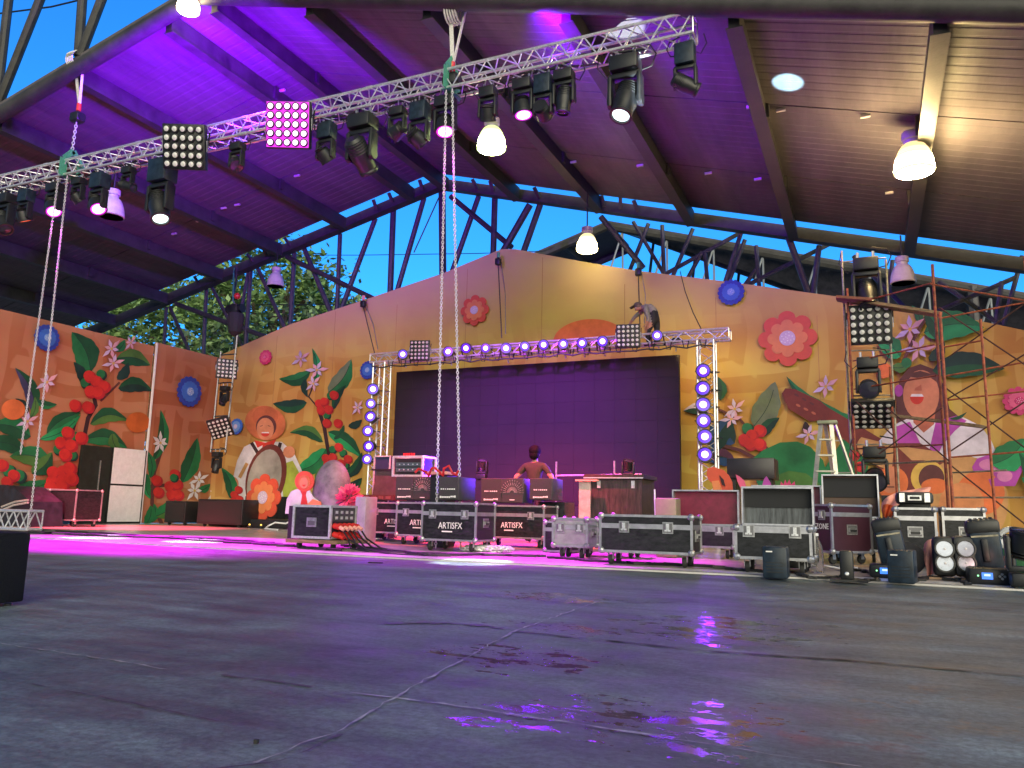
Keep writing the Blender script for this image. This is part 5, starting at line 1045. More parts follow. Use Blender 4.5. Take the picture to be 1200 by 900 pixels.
# ------------------------------------------------------------------ loudspeakers on the cases
def cabinet(label, xl, xr, yb, yt, Y, zb, d, fan, group='loudspeakers along the top of the cases', turn=0):
    a, b = pY(xl, yb, Y), pY(xr, yb, Y); zt = pY((xl + xr) / 2, yt, Y).z; w, h = b.x - a.x, zt - zb; t = thing('loudspeaker', label, 'loudspeaker', ((a.x + b.x) / 2, Y + d / 2, zb), group); ox = (a.x + b.x) / 2
    SP = mat('speaker_cabinet', (.045, .042, .046), .5, var=.2, scale=12, bump=.1, bscale=150)
    q = MB(); q.rbox((ox, Y + d / 2, zb + h / 2), (w, d, h), .012, SP); q.build('cabinet', t)
    parts = [(-.5, 0.5)] if not fan else [(-.5, 0.0), (0.0, .5)]
    for k, (u, v) in enumerate(parts):
        q = MB(); q.box((ox + w * (u + v) / 2, Y - .006, zb + h / 2), (w * (v - u) - .02, .012, h - .03), mat('speaker_grille', (.035, .032, .036), .6, var=.15, scale=60, bump=.3, bscale=300)); q.build('grille', t, smooth=0)
    lx = ox + (-w * .25 if fan else 0); q = MB()
    for i in range(7): q.box((lx - .11 + i * .036, Y - .0145, zb + h * .47), (.024 if i != 2 else .01, .003, .018), LETTER)
    for i in range(9): q.box((lx - .12 + i * .03, Y - .0145, zb + h * .13 + (.008 if i > 5 else 0)), (.024, .003, .03 if i in (0, 8) else .022), LETTER)
    q.build('lettering', t, smooth=0)
    if fan:
        cx, cz = ox + w * .25, zb + h * .42; q = MB()
        for i in range(15):
            an = math.pi * i / 14
            for r0, r1 in ((.04, .10), (.12, .17), (.19, .215)): q.beam((cx + r0 * math.cos(an), Y - .015, cz + r0 * math.sin(an)), (cx + r1 * math.cos(an), Y - .015, cz + r1 * math.sin(an)), .003, .008, mat('fan_mark', (.45, .40, .40), .5), (0, 1, 0))
        q.box((cx, Y - .0145, cz - .12), (.09, .003, .014), LETTER); q.build('fan_print', t, smooth=0)
    return t, (a.x, b.x, zt)
cabinet('dark loudspeaker with a fan mark under the small white-framed rack', 463, 506, 587, 558.5, i2[2] + .12, i2[3] + .035, .4, True)
cabinet('loudspeaker with a violet-lit side behind the two hoist chains', 513, 537, 587, 558.5, i3[2] + .15, i3[3] + .035, .55, False)
cabinet('dark loudspeaker with a fan mark in front of the olive-shirted man', 563, 613, 590, 560.5, i4[2] + .12, i4[3] + .035, .4, True)
cabinet('loudspeaker with a violet-lit side, last of the row beside the dark trunk', 620, 647, 591, 560.5, i4[2] + .2, .80, .5, False)
st_ = thing('speaker_stand', 'dark plinth box holding the last loudspeaker of the row', 'plinth', pY(634, 592, i4[2] + .5)); a, b = pY(618, 592, i4[2] + .2).x, pY(650, 592, i4[2] + .2).x
q = MB(); q.box(((a + b) / 2, i4[2] + .92, .40), (b - a, .5, .76), CASEBLK); q.build('body', st_, smooth=0)
# dark board and racks behind the outer cases
a, b = pY(441, 552, i1[2] + .35), pY(466, 552, i1[2] + .35); ws = thing('wedge_cabinet', 'plain brownish cabinet standing on the outermost lettered case', 'cabinet', ((a.x + b.x) / 2, i1[2] + .35, i1[3] + .035)); z0 = i1[3] + .035
q = MB(); q.prism([(a.x + .02, i1[2] + .2, z0), (b.x + .1, i1[2] + .2, z0), (b.x + .1, i1[2] + .2, a.z), (a.x + .10, i1[2] + .2, a.z)], (0, .36, 0), mat('brown_cabinet', (.07, .04, .045), .5, var=.2)); q.build('body', ws, smooth=0); q = MB(); q.box(((a.x + b.x) / 2 + .06, i1[2] + .38, a.z + .015), (b.x - a.x + .1, .42, .03), BLACK); q.build('top_board', ws, smooth=0)
rk = thing('equipment_rack', 'small open rack with a bright pink-lit frame standing among the loudspeakers', 'rack', pY(477, 558, i2[2] + .35)); Yk = i2[2] + .3; a, b = pY(460.5, 556, Yk), pY(495.5, 535, Yk); zb_ = pY(478, 558.5, i2[2] + .12).z + .005
q = MB()
for x in (a.x, b.x):
    for y in (Yk, Yk + .45): q.box((x, y, (zb_ + b.z) / 2), (.035, .035, b.z - zb_), ALU)
for z in (b.z, zb_ + .02):
    for y in (Yk, Yk + .45): q.box(((a.x + b.x) / 2, y, z), (b.x - a.x, .034, .034), ALU)
[q.box((x, Yk + .22, z), (.034, .45, .034), ALU) for x in (a.x, b.x) for z in (b.z, zb_ + .02)]; q.build('frame', rk, smooth=0); q = MB(); q.box(((a.x + b.x) / 2, Yk + .24, (zb_ + b.z) / 2), (b.x - a.x - .05, .40, b.z - zb_ - .05), BLACK); q.build('housing', rk, smooth=0)
for k, z in enumerate((.62, .36)):
    q = MB(); q.box(((a.x + b.x) / 2, Yk + .03, zb_ + (b.z - zb_) * z), (b.x - a.x - .08, .02, .07), mat('amp_front', (.10, .13, .14), .4, .4)); [q.box(((a.x + b.x) / 2 + x * .09, Yk + .018, zb_ + (b.z - zb_) * z), (.02, .01, .02), ALU) for x in range(-2, 3)]; q.build('amplifier', rk, smooth=0)
q = MB(); 
for i in range(5): q.tube(((a.x) + .15 + i * .05, Yk + .1, b.z + .02), ((a.x) + .15 + i * .05, Yk + .1, b.z + .07), .018, RED, 6)
q.build('plug', rk)
k2 = thing('equipment_rack', 'dark little rack with thin silver posts behind the brown cabinet', 'rack', pY(447, 552, i1[2] + .8)); Y2 = i1[2] + .75; a, b = pY(438, 551, Y2), pY(457, 534, Y2)
q = MB(); q.box(((a.x + b.x) / 2, Y2 + .2, b.z / 2 + .02), (b.x - a.x, .36, b.z - .04), mat('navy_casing', (.02, .025, .07), .4)); q.build('housing', k2, smooth=0); q = MB(); [q.box((x, Y2 + .01, b.z / 2 + .02), (.025, .025, b.z - .03), ALU) for x in (a.x, b.x)]; q.box(((a.x + b.x) / 2, Y2 + .01, b.z - .01), (b.x - a.x, .025, .025), ALU); q.build('frame', k2, smooth=0)
cb_ = thing('cable_crate', 'low crate of dark cable gear on the outermost lettered case', 'crate', pY(440, 588, i1[2] + .05)); a, b = pY(423, 588, i1[2] + .08), pY(462, 578, i1[2] + .08)
q = MB(); q.box(((a.x + b.x) / 2, i1[2] + .14, i1[3] + .085), (b.x - a.x, .12, .10), mat('maroon_box', (.07, .02, .02), .5)); q.build('body', cb_, smooth=0)
for k in range(4): q = MB(); q.box((a.x + .12 + k * .16, i1[2] + .075, i1[3] + .085), (.10, .012, .06), mat('socket_plate', (.14, .06, .05), .4)); q.build('socket_plate', cb_, smooth=0)
rc = thing('red_cable', 'tangle of red-lit cable and plugs over the lettered cases by the rack', 'cable', pY(495, 556, i3[2] + .6)); q = MB(); rr = random.Random(4)
base = pY(510, 553, i3[2] + .4); q.path([base + V((-.35 + k * .05, rr.uniform(-.05, .1), .06 * math.sin(k * 1.3) + rr.uniform(-.02, .05))) for k in range(16)], .02, RED, 6); q.build('cable_run', rc)
kb = thing('control_desk', 'thin pink-lit lighting desk propped behind the hoist chains', 'control desk', pY(507, 553, i3[2] + .7)); a, b = pY(496, 554, i3[2] + .7), pY(522, 551, i3[2] + .7)
q = MB(); q.rbox(((a.x + b.x) / 2, i3[2] + .95, a.z), (b.x - a.x, .4, .05), .012, PINKCLOTH); q.build('panel', kb); q = MB(); q.box(((a.x + b.x) / 2, i3[2] + 1.0, a.z / 2), (b.x - a.x - .1, .3, a.z - .06), BLACK); q.build('pedestal', kb, smooth=0)
# rails and dark small lights behind the man
rl = thing('low_rail', 'thin rail lit magenta running behind the olive-shirted man', 'rail', pY(690, 557, 16.2)); q = MB(); q.tube(pY(652, 557.5, 16.2), pY(752, 556, 16.2), .022, STEEL, 6); q.build('rail_bar', rl)
for x, y in ((652, 541), (720, 540)): p = pY(x, y, 16.2); q = MB(); q.tube((p.x, 16.2, .02), p, .02, STEEL, 6); q.build('rail_post', rl)
for x, y, l in ((565, 548, 'small dark moving head standing behind the loudspeakers, outward of the man'), (736, 549, 'small dark moving head standing behind the road trunk')):
    p = pY(x, y, 15.6); pz = p.z - .28; t = mover(l, (p.x, 15.6, pz), .62, (.2, -.3, .9), hung=False, kind='wash', group='small moving heads behind the cases'); pt = thing('plinth', 'black box carrying the ' + l[:22] + (' outward of the man' if x < 600 else ' behind the trunk'), 'plinth', (p.x, 15.6, .02)); q = MB(); q.box((p.x, 15.6, pz / 2 + .005), (.4, .4, pz - .03), BLACK); q.build('body', pt, smooth=0)

# ------------------------------------------------------------------ plug rack on its dolly
x0, x1, yk = at_front(343, 386, 631, .165); zt = pY(365, 593, yk).z; w = x1 - x0
dr = thing('plug_rack', 'wheeled power rack with a silver recessed handle and a side full of red plugs', 'power rack', ((x0 + x1) / 2, yk + .3, .02)); cx = (x0 + x1) / 2
q = MB(); q.box((cx, yk + .3, (.165 + zt) / 2), (w, .6, zt - .17), CASEBLK); q.build('body', dr, smooth=0)
q = MB(); e = MB(); edge_frame(e, w, .6, .18, zt, ALU, .034); q.add([v + V((cx, yk + .3, 0)) for v in e.v], e.f, ALU); q.build('edging', dr, smooth=0)
q = MB(); q.box((cx, yk - .006, (.165 + zt) / 2), (.17, .01, .13), STEEL); q.box((cx, yk - .012, (.165 + zt) / 2 - .012), (.12, .01, .06), mat('latch_recess', (.18, .18, .19), .4, .6)); q.build('handle', dr, smooth=0)
q = MB(); q.box((cx + w / 2 + .006, yk + .3, zt - .12), (.012, .5, .18), mat('meter_panel', (.08, .08, .085), .4, .4)); 
for i in range(4):
    for j in range(2): q.box((cx + w / 2 + .015, yk + .12 + i * .12, zt - .08 - j * .08), (.012, .05, .04), ALU)
q.build('meter_panel', dr, smooth=0)
for i in range(5):
    for j in range(2):
        q = MB(); c = V((cx + w / 2 + .01, yk + .08 + i * .11, zt - .27 - j * .12)); q.tube(c, c + V((.10, 0, -.02)), .042, RED, 10); q.tube(c + V((.10, 0, -.02)), c + V((.17, 0, -.05)), .028, RED if j else PINKCLOTH, 8); q.build('plug', dr)
q = MB(); q.box((cx + .06, yk + .3, .125), (w + .25, .75, .05), WOOD); q.build('dolly', dr, smooth=0)
for sx in (-.4, .4):
    for sy in (.05, .55):
        q = MB(); c = (cx + .06 + sx * (w + .1), yk + sy, .065); q.lathe([(.03, -.02), (.045, -.018), (.045, .018), (.03, .02)], c, RUBBER, (1, 0, 0), 12); q.build('wheel', dr)
for i in range(6):
    c = V((cx + w / 2 + .15, yk + .1 + (i % 5) * .11, zt - .33)); q = MB(); q.path([c, c + V((.12, -.02, -.12)), c + V((.22 + .05 * i, -.1, -zt + .38)), c + V((.6 + .1 * i, -.2 - .05 * i, -zt + .355)), c + V((1.1 + .12 * i, .05 - .08 * i, -zt + .355))], .013, CABLE, 5); q.build('cable_tail', dr)
pc_ = thing('pale_cable', 'loop of pale cable and a white connector on the floor beside the plug rack', 'cable', pZ(333, 622)); o = V(pc_.location)
q = MB(); q.path([o + V(v) for v in ((.25, .1, .3), (-.05, .1, .18), (-.3, .0, .2), (-.42, -.1, .12), (-.35, -.3, .05), (-.05, -.45, .04), (.3, -.6, .04))], .022, WHITE, 6); q.build('cable_run', pc_)

# ------------------------------------------------------------------ far side of the stage (by the white door)
dx = XW + .06
dd = thing('double_door', 'black door leaf beside a tall white two-panel door leaf, standing against the side wall', 'door', (dx, 16.2, .02))
def wp(x, y): return pX(x, y, dx)
ya, ym, yb_ = wp(86, 612).y, wp(122, 612).y, wp(163, 613).y; hz = wp(128, 525).z
q = MB(); q.box((dx, (ya + ym) / 2, hz / 2 + .02), (.07, ym - ya - .02, hz), mat('black_door', (.016, .022, .02), .35, var=.2)); q.build('black_leaf', dd, smooth=0); q = MB(); q.box((dx + .05, ym - .35, hz * .45), (.03, .02, hz * .75), STEEL); q.build('door_bar', dd, smooth=0)
q = MB(); q.box((dx + .01, (ym + yb_) / 2, hz / 2 + .02), (.07, yb_ - ym, hz), BLACK); q.build('white_leaf_frame', dd, smooth=0)
for k in (0, 1): q = MB(); q.box((dx + .05, (ym + yb_) / 2, .06 + hz * (.245 + .5 * k)), (.015, yb_ - ym - .10, hz * .475), WHITE); q.build('white_panel', dd, smooth=0)
xa_, xb_ = pY(55, 607, 13.2).x, pY(87, 607, 13.2).x
case('silver-edged case with an open rack end, by the pale chain near the side wall', xb_ - xa_, .7, pY(70, 573.5, 13.2).z - .165, ((xa_ + xb_) / 2, 13.55, 0), band=.0, latches=(), side_handle=False, group=None)
orx = thing('open_rack', 'open silver rack frame standing next to the silver-edged case', 'rack', pY(45, 607, 13.2)); a, b = pY(34, 606, 13.2), pY(53, 573, 13.2); q = MB()
for x in (a.x, b.x):
    for y in (13.2, 13.7): q.box((x, y, b.z / 2 + .02), (.035, .035, b.z - .06), ALU)
for z in (.2, b.z): [q.box(((a.x + b.x) / 2, y, z), (b.x - a.x, .03, .03), ALU) for y in (13.2, 13.7)]
[q.box((x, 13.45, z), (.03, .5, .03), ALU) for x in (a.x, b.x) for z in (.2, b.z)]; q.build('frame', orx, smooth=0); q = MB(); q.box(((a.x + b.x) / 2, 13.46, b.z / 2 + .1), (b.x - a.x - .06, .4, b.z - .3), BLACK); q.build('housing', orx, smooth=0)
ct = thing('covered_gear', 'dark tarpaulin-covered gear with bent chrome tubes at the foot of the side wall', 'covered gear', pX(15, 600, XW + 1)); a = pY(-20, 600, 12.2); b = pY(33, 600, 12.2)
q = MB(); q.prism([(a.x - .6, 12.3, .03), (b.x, 12.3, .03), (b.x - .1, 12.3, .6), ((a.x + b.x) / 2, 12.3, .95), (a.x - .6, 12.3, 1.0)], (0, .8, 0), mat('tarpaulin', (.012, .016, .03), .5, var=.3, bump=.6, bscale=5)); q.build('cover', ct)
q = MB(); q.path([pY(2, 598, 12.1), pY(16, 592, 12.1), pY(33, 589, 12.1)], .025, ALU); q.path([pY(2, 594, 12.1), pY(18, 588, 12.1), pY(33, 586, 12.1)], .025, ALU); q.build('tube', ct)
ts = thing('truss_section', 'short piece of pale triangular truss lying on the stage near its edge', 'truss', pZ(18, 624)); c1, c2 = MB(), MB(); a, b = pZ(-30, 622), pZ(40, 622); a.y = b.y = 10.4; a.x, b.x = pY(-30, 622, 10.4).x, pY(40, 622, 10.4).x
box_truss(c1, c2, (a.x, 10.4, .24), (b.x, 10.4, .24), .29, .35, .028, .014, .45); c1.build('chord', ts); c2.build('lacing', ts)
def subbox(label, xl, xr, yb, yt, d, grp=None, extra=None):
    y = yb; x0, x1 = pY(xl, 600, y).x, pY(xr, 600, y).x; z = pY((xl + xr) / 2, yt, y).z; t = thing('subwoofer', label, 'subwoofer', ((x0 + x1) / 2, y + d / 2, .02), grp); c = (x0 + x1) / 2
    q = MB(); q.rbox((c, y + d / 2, .09 + (z - .09) / 2), (x1 - x0, d, z - .09), .02, BLACK); q.build('cabinet', t); q = MB(); q.box((c, y - .006, .09 + (z - .09) / 2), (x1 - x0 - .08, .012, z - .19), mat('sub_grille', (.010, .010, .011), .7)); q.build('grille', t, smooth=0)
    for sx in (-.38, .38): q = MB(); q.lathe([(.03, -.02), (.05, -.02), (.05, .02), (.03, .02)], (c + sx * (x1 - x0), y + .12, .068), RUBBER, (1, 0, 0), 12); q.build('wheel', t)
    return t
subbox('smaller black subwoofer with side ports, next to the short orange panel', 193, 217, 16.9, 587, .8)
subbox('wide black subwoofer in front of the white printed blossoms', 231, 284, 16.7, 585, .7)
pf = thing('low_platform', 'long low black platform under the flower standee', 'platform', pZ(300, 616)); x0, x1, y = at_front(242, 345, 618.5, .02); q = MB(); q.rbox(((x0 + x1) / 2, y + .9, .14), (x1 - x0, 1.7, .22), .015, BLACK); q.build('deck', pf); Yp = y
for px in (268, 314): p = pZ(px, 620); t = thing('floor_lamp', 'tiny amber marker lamp on the floor %s' % ('by the wide subwoofer' if px == 268 else 'under the flower standee'), 'lamp', p); q = MB(); q.lathe([(.05, .02), (.06, .05), (.04, .09), (0, .10)], (p.x, Yp - .2, 0), BLACK); q.build('housing', t); q = MB(); q.ball((p.x, Yp - .2, .11), .025, glow('amber_led', (1, .6, .1), 2), 6); q.build('lens', t)
sk_ = thing('black_skirt', 'black cloth skirt hung along the foot of the backdrop behind the standees', 'skirt', (-15.5, 19.75, .02)); a, b = pY(287, 590, 19.75), pY(455, 590, 19.75); zs = pY(330, 582, 19.75).z; q = MB(); n = 60
vs = [(a.x + (b.x - a.x) * i / n, 19.75 + .04 * math.sin(i * 1.9), z) for z in (.03, zs) for i in range(n + 1)]; q.add(vs, [(i, i + 1, n + 2 + i, n + 1 + i) for i in range(n)], mat('black_cloth', (.008, .008, .009), .9)); q.build('cloth', sk_, smooth=60, fix=False)
# standees
p = pY(310, 583, Yp + .4); flower('big coral flower standee on the low black platform', p, 25.5 * mpp(p), 8, (CO, CO2, CCR), BX, BN, .20, 'standees by the platform', 1.08)
YS = Yp + 1.2
def standee(name, label, draw, base):
    t = thing(name, label, 'standee', base, 'standees by the platform'); draw(t); return t
def board(parent, pxs, Y, m, part, th=.03): q = MB(); q.prism([pY(x, y, Y) for x, y in pxs], (0, th, 0), m); q.build(part, parent, smooth=0)
def oval(c, rx, ry, n=22): return [(c[0] + rx * math.cos(2 * math.pi * i / n), c[1] + ry * math.sin(2 * math.pi * i / n)) for i in range(n)]
Ys2 = yk + 2.6
fs_ = thing('farmer_standee', 'small cut-out farmer with a coral hat and white shirt, behind the plug rack', 'standee', pY(355, 600, Ys2), 'standees by the platform')
board(fs_, [(334, 602), (336, 585), (341, 576), (348, 573), (362, 574), (366, 582), (375, 588), (376, 602)], Ys2, IWHITE, 'shirt_board'); board(fs_, [(351, 573), (360, 573), (358, 580), (361, 594), (352, 592), (354, 580)], Ys2 - .01, ISCARF, 'scarf_board'); board(fs_, oval((356.5, 564), 11, 12), Ys2 - .02, CO, 'hat_board'); board(fs_, oval((356.5, 565), 7, 8), Ys2 - .03, IHAT, 'hat_brim'); board(fs_, oval((356, 566), 5, 6.5), Ys2 - .04, ISKIN, 'face_board'); board(fs_, [(353.5, 568), (358.5, 568), (356, 570.5)], Ys2 - .045, ISCARF, 'mouth_board'); board(fs_, [(358, 593), (366, 585), (375, 588), (376, 594)], Ys2 - .03, CO2, 'arm_board')
q = MB(); q.box(pY(355, 606, Ys2) + V((0, .15, -.25)), (.5, .5, .9), BLACK); q.build('stand_box', fs_, smooth=0)
rkx = thing('foam_boulder', 'grey sculpted foam boulder standing behind the plug rack', 'stage prop', pY(389, 600, Ys2 + .3)); p = pY(389, 578, Ys2 + .3); q = MB(); q.ball(p, .62, mat('foam_rock', (.17, .15, .18), .7, var=.45, scale=3, bump=1, bscale=4), 14, (.62, .5, 1.0)); q.box(p + V((0, .1, -.7)), (.7, .5, .9), BLACK); q.build('boulder', rkx)
pm = thing('paper_pompom', 'fluffy magenta paper pompom flower beside the grey boulder', 'paper flower', pY(409, 583, Ys2 + .1)); p = V(pm.location); rr = random.Random(3); q = MB()
for i in range(150):
    d = V((rr.gauss(0, 1), rr.gauss(0, .6), rr.gauss(0, 1))).normalized(); a = d.orthogonal().normalized(); b = d.cross(a); L = .27 * rr.uniform(.8, 1.05); ww = .03
    q.add([p + d * .07, p + d * L * .8 + a * ww, p + d * L, p + d * L * .8 - a * ww], [(0, 1, 2, 3)], CP2 if i % 3 else CP)
q.build('petals', pm, smooth=0, fix=False); q = MB(); q.tube(p + V((0, .02, -.2)), (p.x, p.y + .02, .03), .03, GR[1]); q.build('stalk', pm)
wb = thing('white_pedestal', 'pale lilac pedestal box in front of the magenta pompom', 'pedestal', pY(421, 610, Ys2 - .6)); a, b = pY(414, 612, Ys2 - .6), pY(428, 583, Ys2 - .6); q = MB(); q.rbox(((a.x + b.x) / 2, Ys2 - .4, b.z / 2 + .02), (b.x - a.x, .35, b.z - .01), .015, mat('lilac_board', (.30, .28, .34), .5)); q.build('body', wb)
# props behind the open cases
bx = thing('stacked_cabinet', 'wide black cabinet up on a stand behind the open cases, below the berries', 'cabinet', pY(884, 555, 14.6)); a, b = pY(852, 561, 14.6), pY(907, 536.5, 14.6)
q = MB(); q.rbox(((a.x + b.x) / 2, 14.95, (a.z + b.z) / 2), (b.x - a.x, .7, b.z - a.z), .015, mat('black_cabinet', (.02, .016, .022), .4, var=.2)); q.build('body', bx); q = MB(); [q.box((a.x + .1 + k * (b.x - a.x - .2), 14.95, a.z / 2), (.08, .6, a.z - .02), BLACK) for k in (0, 1)]; q.build('leg', bx)
fp_ = thing('flower_standee', 'leaning coral petal cut-out with a dark heart, behind the red lid', 'standee', pY(842, 560, 14.0)); board(fp_, [(828, 556), (829, 549), (836, 547), (842, 549), (848, 551), (854, 557), (858, 565), (859, 578), (838, 578), (834, 566), (830, 562)], 14.0, CO, 'petal_board'); board(fp_, [(843, 557), (848, 562), (850, 570), (846, 568)], 13.98, IDARK, 'dark_heart'); board(fp_, [(834, 564), (842, 563), (846, 574), (836, 576)], 13.97, CO2, 'inner_petal')
q = MB(); q.tube(pY(845, 570, 14.05), V((pY(845, 570, 14.05).x, 14.05, .03)), .03, WOOD); q.build('stake', fp_)
for c, m, lab, pts in (((870, 562), CP2, 'magenta leaf-shaped cut-out poking up behind the open cases', [(862, 556), (866, 558), (872, 563), (876, 575), (868, 572), (864, 564)]), ((898, 565), IPURP, 'purple pointed cut-out between the magenta leaf and the fan', [(892, 574), (895, 562), (898, 558), (902, 564), (906, 574)]), ((922, 566), CP, 'spiky magenta fan cut-out behind the grey-lidded case', [(914, 575), (915, 564), (918, 568), (920, 562), (922, 567), (925, 562), (927, 568), (931, 564), (933, 575)])):
    p = pY(*c, 13.4); t = thing('leaf_standee', lab, 'standee', p); board(t, pts, 13.4, m, 'leaf_board'); q = MB(); q.tube(p + V((0, .04, -.05)), (p.x, 13.44, .03), .02, WOOD); q.build('stake', t)

# ------------------------------------------------------------------ lights and bits scattered on the floor at the inner end
FG = 'moving heads set down on the floor'
def floor_at(x, y): return pZ(x, y, .02)
p = floor_at(926, 668); mover('moving head parked upright on the floor in front of the grey-lidded case', (p.x + .0, p.y + .1, .02), 1.12, (-.1, .35, 1), hung=False, kind='wash', group=FG, yaw=.2, base_h=.22)
def base_box(label, xl, xr, yb, yt, grp, rot=0.0, d=.26):
    a = pZ((xl + xr) / 2, yb, .02); w = (pY(xr, yb, a.y).x - pY(xl, yb, a.y).x); z = pY((xl + xr) / 2, yt, a.y).z; t = thing('spotlight_casing', label, 'lamp housing', (a.x, a.y + d / 2, .02), grp); rz = Matrix.Rotation(rot, 3, 'Z')
    q = MB(); q.rbox((a.x, a.y + d / 2, .02 + (z - .02) / 2), (w, d, z - .02), .015, BLUEDARK, rz); q.build('casing', t); q = MB(); q.box(V((a.x, a.y + d / 2, z - .045)) + rz @ V((-.05, -d / 2 - .002, 0)), (.06, .003, .012), LETTER, rz); q.build('badge', t)
    q = MB(); [q.box(V((a.x, a.y + d / 2, .02 + (z - .02) * (.2 + .1 * k))) + rz @ V((0, -d / 2 - .001, 0)), (w * .7, .003, .008), BLACK, rz) for k in range(4)]; q.build('vent', t); return t
base_box('blue-black lamp housing on its side below the parked moving head', 894, 923, 678, 641, 'lamp housings standing on their sides')
base_box('blue-black lamp housing on its side before the tilted dark head', 1043, 1075, 684, 645, 'lamp housings standing on their sides', -.15)
def tilted(label, xa, ya, xb, yb, Y, wpx, grp):
    """a big dark lamp head leaning on the floor: body, vent fins and yoke arm"""
    a, b = pY(xa, ya, Y), pY(xb, yb, Y); m = mpp(a); w = wpx * m; t = thing('floor_spotlight', label, 'lamp head', a, grp); d = (b - a).normalized(); L = (b - a).length; s = d.cross(V((0, 1, 0))).normalized(); n = s.cross(d); rot = Matrix((s, n, d)).transposed(); c = (a + b) / 2 + V((0, w * .4, 0))
    q = MB(); q.rbox(c, (w, w * .8, L), w * .16, BLUEDARK, rot); q.rbox(c + d * L * .34, (w * 1.06, w * .86, L * .26), w * .1, BLACK, rot); q.build('casing', t)
    q = MB(); q.box(c - n * w * .41 + d * L * .16, (w * .86, .006, .016), GALV, rot); q.build('trim_strip', t, smooth=0); q = MB(); q.rbox(c - n * w * .45 - d * L * .12 + s * w * .05, (w * .22, .04, L * .45), .012, BLACK, rot); q.box(c - n * w * .5 - d * L * .12 + s * w * .05, (w * .10, .012, L * .34), mat('scuffed_steel', (.14, .15, .16), .4, .5), rot); q.build('yoke_arm', t)
    q = MB(); [q.box(c + d * L * .51 + s * (k - 2) * w * .16, (w * .05, w * .6, .012), BLACK, rot) for k in range(5)]; q.build('fin', t, smooth=0); return t
tilted('large dark lamp head leaning on the floor, next to the cornerwise case', 1050, 664, 1036, 607, 9.25, 30, 'big lamp heads leaning on the floor')
tilted('large dark lamp head with a pale top edge, leaning behind the twin blinders', 1161, 668, 1150, 608, 9.2, 33, 'big lamp heads leaning on the floor')
q_ = floor_at(1042, 672); t = thing('dark_case_lump', 'dark soft bag slumped behind the leaning lamp head', 'bag', (q_.x + .1, 9.6, .02)); q = MB(); q.ball((q_.x + .14, 9.5, .2), .2, DARKCLOTH, 12, (1.1, .6, .9)); q.build('bag_body', t)
for k, (x, lab) in enumerate(((1107.5, 'two-lens blinder nearer the slumped bag, with big pale lenses'), (1132.5, 'two-lens blinder nearer the leaning head, with big pale lenses'))):
    Yb = 9.15; a, b = pY(x - .5, 643, Yb), pY(x + .3, 660, Yb); c = (a + b) / 2; m = mpp(c); t = thing('twin_blinder', lab, 'blinder light', (c.x, Yb + .1, .02), 'twin blinders propped on the floor'); zt = pY(x, 631, Yb).z; dn = V((.06 if k == 0 else .22, -1, .1)).normalized()
    s = V((0, 0, 1)).cross(dn).normalized() * -1; u = s.cross(dn) * -1; rot = Matrix((s, dn, u)).transposed()
    q = MB()
    for cc in (a, b): q.lathe([(.06, -.12), (.088, -.03), (.090, .0), (.092, .01), (.078, .01), (.075, -.008)], cc, BLACK, dn, 20)
    q.rbox(c - dn * .075, (.21, .12, zt - .03), .05, BLACK, rot); q.build('housing', t)
    for cc in (a, b): q = MB(); q.lathe([(.075, -.004), (.055, -.02), (.03, -.03), (0, -.034)], cc, mat('frosted_reflector', (.36, .40, .50), .3, .3, var=.2), dn, 20); q.lathe([(.012, -.03), (.012, .0), (0, .006)], cc, WHITE, dn, 10); q.build('lens', t)
def lcdbase(label, xl, xr, yb, yt, lx, ly, Y):
    a, b = pY(xl, yb, Y), pY(xr, yt, Y); t = thing('light_controller', label, 'light controller', ((a.x + b.x) / 2, Y + .15, .02), 'lamp bases with blue displays'); z1 = b.z
    q = MB(); q.rbox(((a.x + b.x) / 2, Y + .16, .02 + (z1 - .02) / 2), (b.x - a.x, .3, z1 - .02), .03, BLACK); q.build('casing', t); p = pY(lx, ly, Y); q = MB(); q.box((p.x, Y - .004, p.z), (.09, .008, .06), LCD); q.box((p.x, Y - .009, p.z + .008), (.05, .002, .018), glow('display_text', (.6, .8, 1), 1.2)); q.build('display', t, smooth=0); q = MB(); q.ball((p.x - .075, Y - .002, p.z), .008, glow('green_led', (.3, 1, .4), 2), 6); q.build('status_light', t)
    q = MB(); [q.lathe([(.012, 0), (.012, .012), (0, .014)], (p.x + .12 + dx_, Y, p.z + dz_), mat('grey_button', (.3, .3, .3), .5), (0, -1, 0), 8) for dx_, dz_ in ((0, .02), (0, -.02), (-.02, 0), (.02, 0))]; q.build('button_pad', t)
lcdbase('black lamp base with a blue display under the leaning head by the cornerwise case', 1019, 1044, 678, 662, 1037, 669, 8.95)
lcdbase('long black lamp base with a blue display in front of the twin blinders', 1136, 1190, 686, 667, 1157, 675, 8.72)
p = floor_at(1192, 690); mover('dark moving head at the very edge, beyond the long lamp base', (p.x + .1, p.y + .1, .02), .75, (.2, -.2, 1), hung=False, kind='wash', group=FG, base_h=.16)
p = pY(1185, 632, 9.4); t = thing('mini_fan', 'small pale ring-shaped fan on a clamp above the lamp at the edge', 'fan', p); q = MB(); ring = [p + V((.10 * math.cos(a_ * .35), -.02, .10 * math.sin(a_ * .35))) for a_ in range(14)]; q.path(ring, .028, mat('pale_plastic', (.5, .52, .55), .4), 8); q.build('guard_ring', t); q = MB(); q.tube(p + V((0, 0, -.1)), (p.x, p.y, .03), .03, BLACK); q.build('stem', t)
